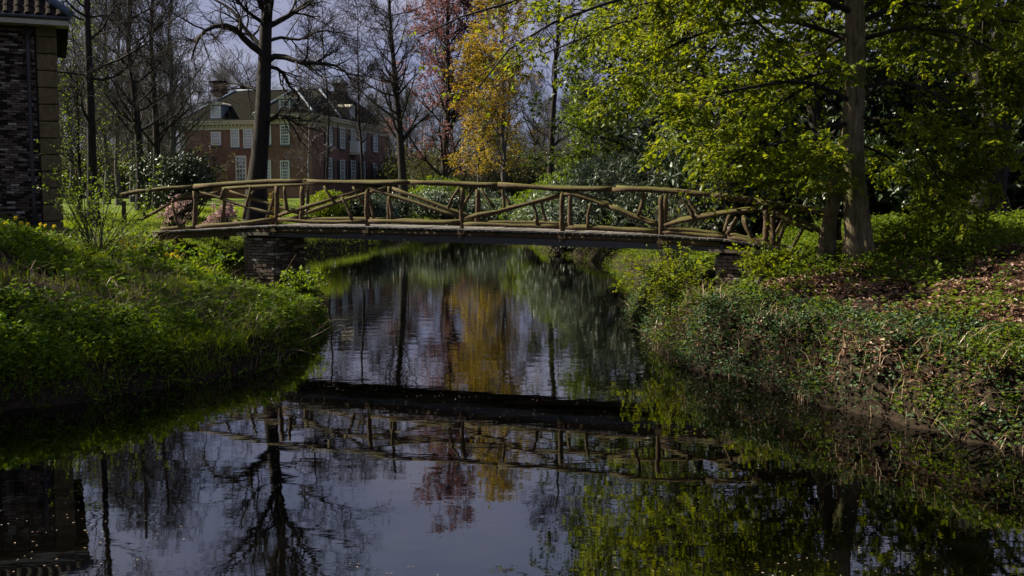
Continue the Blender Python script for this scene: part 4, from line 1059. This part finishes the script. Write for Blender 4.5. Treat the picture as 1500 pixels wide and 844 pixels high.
# ------------------------------------------------------------------ shrubs
def shrub(name, label, px, d, w, h, seed, leaf, n=2500, size=0.12, aspect=0.4, whorl=6, depth=None, zb=None, six=False, nup=0.7, lump=0.35, flowers=None, group=None, cat='shrub', stems=14, wx=None):
    rng = np.random.default_rng(seed)
    x = (px - PX0) / F * d if wx is None else wx
    z = g1(x, d) if zb is None else zb
    o = add_tree(name, (x, d, z), label, cat, group)
    dp = depth or w
    c = np.array([x, d, z + h * 0.42])
    # lumpy closed crown surface made of several overlapping lobes
    nl = 9
    lob = rng.normal(size=(nl, 3)); lob = nrmz(lob) * rng.uniform(0.25, 0.62, (nl, 1)); lob[:, 2] = np.abs(lob[:, 2]) * 0.9 - 0.15
    lr_ = rng.uniform(0.32, 0.52, nl)
    k = n // whorl
    li = rng.integers(nl, size=k)
    dv = nrmz(rng.normal(size=(k, 3)) + np.array([0, 0, 0.35]))
    q = lob[li] + dv * lr_[li][:, None] * (1 - lump * rng.random((k, 1)) ** 2)
    pos = c + q * np.array([w / 2, dp / 2, h * 0.58]) / 0.8
    keep = pos[:, 2] > z - 0.4
    pos, dv = pos[keep], dv[keep]
    st = Geo()
    ti = rng.choice(len(pos), min(len(pos), stems * 6)); b0 = np.array([x, d, z - 0.1]) + rng.normal(size=(len(ti), 3)) * np.array([w * .08, dp * .08, 0])
    mid_ = b0 * 0.45 + pos[ti] * 0.55 + np.array([0, 0, -0.05 * h])
    pl = np.stack([b0, mid_, pos[ti]], 1); st.add(*tubes(pl, np.tile(np.array([0.025, 0.014, 0.005]), (len(ti), 1)) * (0.5 + h / 4), 4))
    link('stems', st.mesh('stems'), M['bark_dark'], o)
    P_ = np.repeat(pos, whorl, 0); O_ = np.repeat(dv, whorl, 0)
    D = nrmz(rng.normal(size=P_.shape) + O_ * 0.7 + np.array([0, 0, 0.1])); Nn = nrmz(O_ + np.array([0, 0, nup]) + rng.normal(size=P_.shape) * 0.3)
    Ls = size * rng.uniform(0.65, 1.25, len(P_))
    gl = Geo(); gl.add(*leaves(rng, P_ + D * size * 0.1, D, Nn, Ls, Ls * aspect, six=six)); link('crown', gl.mesh('crown'), M[leaf], o)
    if flowers:
        m_, cnt = flowers; sel = rng.choice(len(pos), cnt)
        P_ = np.repeat(pos[sel] + dv[sel] * size * 0.6, 10, 0) + rng.normal(size=(cnt * 10, 3)) * 0.045
        D = nrmz(rng.normal(size=P_.shape)); Nn = nrmz(rng.normal(size=P_.shape))
        gl = Geo(); gl.add(*leaves(rng, P_, D, Nn, 0.07, 0.06, six=False)); link('blossom', gl.mesh('blossom'), M[m_], o)
    return o
shrub('rhododendron', 'silvery rhododendron with painted leaf sheen overhanging the water beyond the bridge', 833, 46, 4.8, 3.3, 71, 'rhodo_leaf', 12000, 0.17, 0.34, 7, zb=0.15)
shrub('rhododendron', 'rounded rhododendron with painted silvery leaf sheen above the right handrail', 925, 40, 5.4, 3.6, 72, 'rhodo_leaf', 15000, 0.16, 0.34, 7, depth=4.5, zb=1.0)
shrub('rhododendron', 'dark low rhododendron behind the rails right of the silvery one', 1010, 33, 4.5, 2.6, 73, 'ever_leaf', 9000, 0.13, 0.36, 7)
shrub('green_shrub', 'bright fresh green shrub left of the silvery rhododendron', 822, 50, 3.6, 3.9, 74, 'fresh_leaf', 9000, 0.12, 0.55, 4)
shrub('green_shrub', 'fresh green shrub below the golden tree', 788, 55, 3.2, 3.0, 75, 'fresh_leaf', 6000, 0.12, 0.55, 4)
shrub('rhododendron', 'dark glossy round rhododendron left of the mansion', 268, 48, 4.2, 3.3, 76, 'ever_leaf', 9000, 0.17, 0.4, 6)
shrub('evergreen_shrub', 'very dark evergreen at the left of the round rhododendron', 228, 54, 2.6, 3.4, 77, 'ever_leaf', 5000, 0.16, 0.4, 6)
shrub('magnolia_bush', 'pale pink flowering bush in front of the tall bare trunk', 326, 43, 1.5, 1.75, 78, 'fresh_leaf', 500, 0.09, 0.5, 3, flowers=('pink_petal', 240))
shrub('magnolia_bush', 'pale pink flowering bush left under the round rhododendron', 258, 42, 1.2, 1.6, 79, 'fresh_leaf', 400, 0.09, 0.5, 3, flowers=('pink_petal', 130))
shrub('yellow_bush', 'small yellow-leaved bush beside the tall bare trunk', 404, 46, 1.0, 2.4, 80, 'gold_leaf', 900, 0.1, 0.5, 3)
shrub('green_mound', 'low rounded bright green bush on the lawn behind the bridge', 470, 58, 2.8, 1.9, 81, 'grass', 7000, 0.12, 0.4, 5)
for k, (px, d, w, h, lf) in enumerate(((548, 62, 2.6, 1.8, 'rhodo_leaf'), (622, 71.5, 4.6, 2.9, 'rhodo_leaf'), (670, 71.5, 4.4, 2.9, 'ever_leaf'), (714, 71.2, 4.6, 3.0, 'rhodo_leaf'), (785, 62, 2.4, 2.4, 'rhodo_leaf'), (582, 69.5, 3.6, 2.6, 'ever_leaf'), (518, 60, 3.2, 1.9, 'ever_leaf'), (648, 80, 5, 3.5, 'fresh_leaf'))):
    shrub('waterside_shrub', ['grey-green bush on the far left bank seen through the rails', 'grey-green bush on the far shore, left of three in a row', 'darker green bush on the far shore, middle of three in a row', 'grey-green bush on the far shore, right of three in a row', 'grey-green bush beside the overhanging rhododendron', 'dark bush at the bend of the far left bank', 'dark bush on the far left bank beside the lawn', 'bright green bush behind the row on the far shore'][k], px, d, w, h, 90 + k, lf, 4500, 0.2, 0.4, 6, six=False, zb=0.35 if 1 <= k <= 5 else 1.0)
# dense dark understorey of the wood on the right
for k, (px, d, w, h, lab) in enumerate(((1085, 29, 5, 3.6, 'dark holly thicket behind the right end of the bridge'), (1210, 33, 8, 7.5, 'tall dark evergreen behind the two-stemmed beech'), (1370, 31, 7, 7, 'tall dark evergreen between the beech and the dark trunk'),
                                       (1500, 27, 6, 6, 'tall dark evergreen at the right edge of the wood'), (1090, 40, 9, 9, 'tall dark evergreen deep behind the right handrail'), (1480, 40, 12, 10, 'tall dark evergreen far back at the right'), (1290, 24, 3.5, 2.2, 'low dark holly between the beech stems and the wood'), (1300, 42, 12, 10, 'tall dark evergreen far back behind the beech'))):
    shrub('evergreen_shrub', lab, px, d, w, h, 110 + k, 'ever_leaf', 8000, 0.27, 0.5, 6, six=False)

for k, (x, d, w, h, lab) in enumerate(((-15.5, 15.6, 3.4, 7.0, 'added unseen yew beyond the left edge shading the lower bank'), (-14.0, 13.5, 6.0, 17.0, 'tall yew added outside the view, left of the water, to shade the lower banks'))):
    shrub('added_shade_yew', lab, 0, d, w, h, 150 + k, 'ever_leaf', 9000, 0.36, 0.5, 6, six=False, wx=x, cat='tree')  # unseen yews, added for the shade they cast on the lower banks

def stem_shrub(name, label, base, n, H, spread, seed, leaf, size, per=14, arch=0.0, lean=(0, 0), tw=6, bark='bark_grey', r=0.012, tl=0.35):
    rng = np.random.default_rng(seed)
    base = np.asarray(base, float); o = add_tree(name, base, label, 'shrub')
    p0 = base + rng.normal(size=(n, 3)) * np.array([0.28, 0.28, 0]) * spread * 0.5
    D = nrmz(np.array([lean[0], lean[1], 1.0]) + rng.normal(size=(n, 3)) * np.array([spread, spread, 0.1]) * 0.5)
    Ls = H * rng.uniform(0.55, 1.1, n); k = 7; out = np.empty((n, k, 3)); out[:, 0] = p0
    for s in range(1, k):
        D = nrmz(D + rng.normal(size=(n, 3)) * 0.08 + np.array([0, 0, -arch * s / k])); out[:, s] = out[:, s - 1] + D * (Ls / (k - 1))[:, None]
    R = np.tile(np.linspace(r, r * 0.3, k), (n, 1)); g = Geo(); g.add(*tubes(out, R, 5))
    P2, R2 = grow(rng, out, R, tw, 0.25, 1.0, tl, 0.7, 4, 0.0, 0.15, 0.5, 0.4); g.add(*tubes(P2, np.maximum(R2, 0.0025), 3))
    link('stems', g.mesh('stems'), M[bark], o)
    gl = Geo(); gl.add(*leaf_on_twigs(rng, P2, per, size, aspect=0.6)); gl.add(*leaf_on_twigs(rng, out, per, size, aspect=0.6, t0=0.4)); link('crown', gl.mesh('crown'), M[leaf], o)
    return o
def gp(px, d, dz_=0.0):
    x = (px - PX0) / F * d; return np.array([x, d, g1(x, d) - 0.05 + dz_])
stem_shrub('lilac_bush', 'open leafy bush with yellow-green leaves beside the outbuilding corner', gp(140, 21.5), 26, 2.5, 0.75, 131, 'fresh_leaf', 0.05, per=7, tw=9, tl=0.5)
stem_shrub('hazel_bush', 'arching yellow-green bush leaning over the water under the right span', gp(1010, 18.6), 64, 1.25, 0.95, 132, 'beech_leaf', 0.052, per=6, tw=7, arch=0.3, lean=(-0.5, -0.3))
stem_shrub('hazel_bush', 'thin brown-stemmed bush under the right end of the bridge deck', gp(985, 23.5), 45, 1.8, 0.6, 133, 'fresh_leaf', 0.05, per=2, tw=5, lean=(-0.1, 0))
stem_shrub('hazel_bush', 'leafy bush covering the right abutment', gp(1130, 16.9), 50, 0.65, 1.2, 134, 'beech_leaf', 0.065, per=7, tw=7, arch=0.2)
stem_shrub('hazel_bush', 'bunch of bare brown stems behind the right railing', gp(985, 26.5), 30, 2.6, 0.5, 135, 'fresh_leaf', 0.05, per=1, tw=3)
stem_shrub('nettle_bush', 'bright leafy bush at the foot of the brick pier', gp(442, 20.8), 34, 0.8, 0.6, 136, 'fresh_leaf', 0.075, per=8, tw=6, arch=0.15)
stem_shrub('nettle_bush', 'green leafy plants left of the brick pier', gp(318, 23.3), 40, 0.7, 1.3, 137, 'herb_leaf', 0.08, per=7, tw=5, arch=0.1)

# ------------------------------------------------------------------ bank plants
rp_ = np.random.default_rng(200)
def scatter(n, x0, x1, y0, y1, smin, smax, dens=None):
    x = rp_.uniform(x0, x1, n); y = rp_.uniform(y0, y1, n)
    # only what the camera's field of view can plausibly hold, with a margin
    k = np.abs(x) < y * 0.56 + 1.0
    x, y = x[k], y[k]
    s = shore_dist(x, y); k = (s > smin) & (s < smax)
    x, y, s = x[k], y[k], s[k]
    if dens is not None:
        k = rp_.random(len(x)) < dens(x, y, s); x, y, s = x[k], y[k], s[k]
    return np.stack([x, y, gz(x, y)], -1), s

def blades(pos, h, w, lean=0.4):
    n_ = len(pos); a_ = rp_.uniform(0, 6.283, n_); H_ = h * rp_.uniform(0.5, 1.4, n_)[:, None]
    S = np.stack([np.cos(a_), np.sin(a_), 0 * a_], -1); B_ = rp_.normal(size=(n_, 3)) * np.array([1, 1, 0]) * lean
    Z_ = np.array([0, 0, 1.0]); m_ = pos + (Z_ * 0.55 + B_ * 0.2) * H_; t_ = pos + (Z_ * 0.9 + B_ * 0.75) * H_
    v = np.stack([pos - S * w, pos + S * w, m_ + S * w * 0.7, m_ - S * w * 0.7, t_], 1)
    b_ = np.arange(n_)[:, None] * 5
    return v.reshape(-1, 3), b_ + np.array([[0, 1, 2, 3]]), b_ + np.array([[3, 2, 4]]), np.repeat(rp_.random(n_), 5)
def blade_obj(name, label, pos, h, w, matn, lean=0.4):
    v, q, t_, r_ = blades(pos, h, w, lean); me = np_mesh(name, v, [q, t_], r_)
    return tag(link(name, me, M[matn]), label, None, None, 'stuff')
def plants(pos, per, size, rise, aspect=0.55, six=True):
    n_ = len(pos); c = np.repeat(pos, per, 0); M_ = len(c)
    D = nrmz(rp_.normal(size=(M_, 3)) * np.array([1, 1, 0.25]) + np.array([0, 0, 0.25]))
    off = rp_.random((M_, 1)) * rise * np.repeat(rp_.uniform(0.4, 1.3, n_), per)[:, None]
    c = c + np.concatenate([D[:, :2] * size * 0.4, off], 1)
    Nn = nrmz(np.array([0, 0, 1.0]) + rp_.normal(size=(M_, 3)) * 0.45); Ls = size * rp_.uniform(0.55, 1.3, M_)
    pr = np.repeat(rp_.random(n_), per) * 0.6 + rp_.random(M_) * 0.4
    return leaves(rp_, c, D, Nn, Ls, Ls * aspect, six=six, rnd=pr)
def plant_obj(name, label, pos, per, size, rise, matn, aspect=0.55, six=True):
    g = Geo(); g.add(*plants(pos, per, size, rise, aspect, six)); return tag(link(name, g.mesh(name), M[matn]), label, None, None, 'stuff')

# left bank
strip_ = lambda x, y, s: np.clip(fbm(x * 0.8, y * 0.8, 31) * 2.6 - 1.2 + 0.9 * np.exp(-((s - (22.5 - y) * 0.05 - 1.7) / 0.9) ** 2) * sstep(15.5, 19, y), 0.03, 1)
pos, s = scatter(180000, -12, -3, 11, 28, 0.15, 12, strip_); blade_obj('bank_grass', 'bright green grass on the left bank', pos, 0.15, 0.006, 'grass')
pos, s = scatter(35000, -13, -3, 11, 27, 0.1, 10, lambda x, y, s: np.clip(fbm(x * 0.75 + 9, y * 0.75, 37) * 4 - 1.75, 0, 1)); plant_obj('bank_herbs', 'leafy green weeds on the left bank', pos, 8, 0.09, 0.26, 'herb_leaf', 0.58, False)
pos, s = scatter(26000, -13, -3, 11, 26, 0.0, 8, lambda x, y, s: np.clip(fbm(x * 0.7 + 3, y * 0.7 + 8, 41) * 3 - 1.25, 0.03, 1)); blade_obj('dry_stalks', 'dry brown grass and dead stalks on the left bank', pos, 0.34, 0.005, 'straw', 1.2)
pos, s = scatter(16000, -13, -3, 10, 24, -0.05, 0.9, None); plant_obj('bank_edge_plants', 'dark plants hanging over the left water edge', pos, 5, 0.07, 0.12, 'herb_leaf', 0.5, False)
pos, s = scatter(60000, -13, -3, 10, 26, -0.1, 0.7, None); pos = pos[pos[:, 2] > 0.0]; blade_obj('edge_grass', 'ragged grass drooping over the left water edge', pos, 0.22, 0.005, 'grass', 1.1)
pos, s = scatter(2600, -12, -3, 12, 25, 0.4, 9, lambda x, y, s: np.clip(fbm(x * 0.5 + 2, y * 0.5 + 5, 61) * 3 - 1.3, 0.0, 1)); plant_obj('dock_plants', 'broad-leaved weeds standing in clumps on the left bank', pos, 12, 0.15, 0.2, 'herb_leaf', 0.45)
# right bank
pos, s = scatter(150000, 2, 12, 8, 23, 0.1, 8, lambda x, y, s: np.clip(fbm(x * 0.6, y * 0.6, 43) * 2.4 - 0.55 + 0.3 * sstep(2.5, 1, s), 0.08, 1))
g = Geo(); n_ = len(pos); g.add(*leaves(rp_, pos + np.array([0, 0, 0.015]) + rp_.random((n_, 1)) * np.array([0, 0, 0.03]), nrmz(rp_.normal(size=(n_, 3)) * np.array([1, 1, .25])), nrmz(np.array([0, 0, 1.]) + rp_.normal(size=(n_, 3)) * .4), rp_.uniform(.05, .1, n_), rp_.uniform(.03, .055, n_), fold=0.25, six=False))
tag(link('leaf_litter', g.mesh('leaf_litter'), M['litter']), 'brown fallen leaves on the right bank', None, None, 'stuff')
pos, s = scatter(39000, 2, 12, 8, 25, 0.15, 10, lambda x, y, s: np.clip(fbm(x * 0.7 + 4, y * 0.7, 47) * 3.4 - 1.85 + 1.15 * sstep(16, 19, y), 0.04, 1)); plant_obj('bank_greenery', 'low yellow-green plants on the right bank', pos, 6, 0.082, 0.24, 'bank_leaf', 0.6, False)
pos, s = scatter(220000, 2, 12, 8, 25, -0.1, 1.2, lambda x, y, s: np.clip(fbm(x*.9, y*.9, 53)*3-0.85, .12, 1)); pos = pos + rp_.normal(size=pos.shape) * 0.06 + np.stack([0 * s, 0 * s, rp_.uniform(-.1, .3, len(s)) * sstep(.7, .2, s)], -1); pos = pos[pos[:, 2] > 0.01]; plant_obj('ivy', 'dark glossy ivy trailing down to the right water edge', pos, 3, 0.048, 0.09, 'ivy_leaf', 0.8, False)
pos, s = scatter(90000, 2, 13, 8, 27, -0.1, 1.2, lambda x, y, s: np.clip(fbm(x*.8+7, y*.8, 59)*3-1.1, .04, 1)); pos[:, 2] += rp_.uniform(-.05, .3, len(s)) * sstep(.7, .2, s); pos = pos[pos[:, 2] > 0.02]; plant_obj('bank_edge_plants', 'bright leaves hanging over the right water edge', pos, 4, 0.06, 0.15, 'bank_leaf', 0.55)
pos, s = scatter(30000, 2, 13, 8, 26, -0.1, 0.6, None); pos[:, 2] += .1; blade_obj('edge_grass', 'dead grass and roots hanging at the right water edge', pos, 0.25, 0.005, 'straw', 1.3)
# lawn and far shores
pos, s = scatter(80000, -18, 2, 27, 62, 0.3, 40, lambda x, y, s: np.clip(1.3 - (y - 27) / 40, 0.15, 1)); blade_obj('lawn_grass', 'sunlit lawn grass beyond the left end of the bridge', pos, 0.13, 0.011, 'grass')
pos, s = scatter(60000, -14, 9, 28, 75, -0.1, 2.0, lambda x, y, s: sstep(2.2, 0.3, s)); plant_obj('shore_plants', 'grasses and plants along the far water edge', pos, 4, 0.12, 0.22, 'bank_leaf', 0.3, False)
# long dry stems leaning out over the water
def stalk(pts, label):
    q = resample(np.array(pts), 8)[None]; R = np.linspace(0.007, 0.003, 8)[None]
    g = Geo(); g.add(*tubes(q, R, 5), None); o = link('dry_stem', g.mesh('dry_stem', True), M['straw']); return tag(o, label, 'dry stem', 'long dry stems on the left bank')
for pts, lab in (([(400, 428, 20.2), (420, 395, 20), (434, 372, 19.8)], 'long dry stem crossing in front of the brick pier'), ([(405, 510, 17), (450, 497, 16.8), (500, 470, 16.6)], 'long dry stem reaching out right over the water'),
                 ([(390, 520, 16.6), (430, 512, 16.4), (462, 520, 16.2)], 'bent dry stem dipping to the water at the bank tip'), ([(178, 330, 20.5), (182, 365, 20.4), (187, 395, 20.3)], 'upright pale dry stem below the left end of the bridge'),
                 ([(30, 408, 18), (65, 375, 18), (100, 342, 18)], 'long slanting dry stem in the dark left grass'), ([(125, 465, 16.2), (140, 448, 16.2), (152, 432, 16.2)], 'short thick pale dry stem low on the left bank'),
                 ([(440, 470, 18.5), (470, 430, 18.2), (486, 405, 18)], 'thin dry stem curving up past the leafy bush at the pier')):
    stalk([P(*p) for p in pts], lab)

# daffodils
def daffodils(px, py, d, n_, seed, label):
    rng = np.random.default_rng(seed); c = P(px, py, d); z = g1(c[0], c[1]); c[2] = z
    o = empty('daffodil_clump', tuple(c), label, 'daffodils', 'daffodil clumps on the left bank')
    k = n_ * 7; b0 = c + rng.normal(size=(k, 3)) * np.array([.10, .08, 0]); H_ = rng.uniform(.25, .42, k)[:, None]
    dv = nrmz(rng.normal(size=(k, 3)) * np.array([1, 1, 0]) * .3 + np.array([0, 0, 1])); S = nrmz(np.cross(dv, rng.normal(size=(k, 3))))
    v = np.stack([b0 - S * .009, b0 + S * .009, b0 + dv * H_ * .6 + S * .009, b0 + dv * H_ * .6 - S * .009, b0 + (dv + nrmz(dv * [1, 1, 0] + 1e-6) * .15) * H_], 1); bi = np.arange(k)[:, None] * 5
    link('leaf_blades', np_mesh('leaf_blades', v.reshape(-1, 3), [bi + np.array([[0, 1, 2, 3]]), bi + np.array([[3, 2, 4]])], np.repeat(rng.random(k) * .4, 5)), M['herb_leaf'], o)
    for q in range(n_):
        b_ = c + rng.normal(size=3) * np.array([.15, .06, 0]); h = rng.uniform(.32, .48); t_ = b_ + np.array([rng.normal() * .05, -.03, h])
        g = Geo(); g.add(*tubes(np.stack([b_, (b_ + t_) / 2 + [.01, 0, 0], t_])[None], np.array([[.006, .005, .004]]), 4)); st = link('stalk', g.mesh('stalk'), M['grass'], o)
        f_ = nrmz(np.array([rng.normal() * .4, -1, .15])); r_ = nrmz(np.cross(f_, [0, 0, 1])); u_ = np.cross(r_, f_)
        ang = np.arange(6) * math.pi / 3; D = r_ * np.cos(ang)[:, None] + u_ * np.sin(ang)[:, None]
        g = Geo(); g.add(*leaves(rng, np.tile(t_, (6, 1)), D + f_ * .1, np.tile(f_, (6, 1)), .05, .032, six=True))
        ring = np.arange(8) * math.pi / 4; rr_ = [t_ + f_ * dd + (r_ * np.cos(a_) + u_ * np.sin(a_)) * rad for dd, rad in ((.002, .012), (.035, .019)) for a_ in ring]
        g.add(rr_, [[a_, (a_ + 1) % 8, 8 + (a_ + 1) % 8, 8 + a_] for a_ in range(8)], np.zeros(16))
        link('flower', g.mesh('flower'), M['daffodil'], st)
daffodils(252, 345, 20.5, 5, 301, 'yellow daffodil clump on the grass below the left end of the bridge')
daffodils(197, 330, 21.5, 2, 302, 'small daffodil clump beside the left end of the railing')
daffodils(28, 342, 20.5, 4, 303, 'yellow daffodil clump in the shade of the outbuilding at left edge')
daffodils(62, 340, 21.5, 3, 304, 'yellow daffodil clump under the pale corner blocks')
daffodils(272, 300, 34, 3, 305, 'distant daffodils on the lawn seen through the left railing')

# pale flecks drifting on the water
NF = 9000
x = rp_.uniform(-8, 7, NF); y = 6 + 22 * rp_.random(NF) ** 1.3; s = shore_dist(x, y); k = (s < -0.1) & (rp_.random(NF) < np.clip(fbm(x * .5, y * .5, 77) * 2.5 - .8, .05, 1)); x, y = x[k], y[k]; n_ = len(x)
g = Geo(); g.add(*leaves(rp_, np.stack([x, y, np.full(n_, .004)], -1), nrmz(np.stack([rp_.normal(size=n_), rp_.normal(size=n_), np.zeros(n_)], -1)), np.tile([0, 0, 1.], (n_, 1)), rp_.uniform(.008, .028, n_), rp_.uniform(.006, .017, n_), fold=.1, six=False))
tag(link('floating_flecks', g.mesh('floating_flecks'), M['petal_fleck']), 'pale bud scales and petals floating on the pond', None, None, 'stuff')
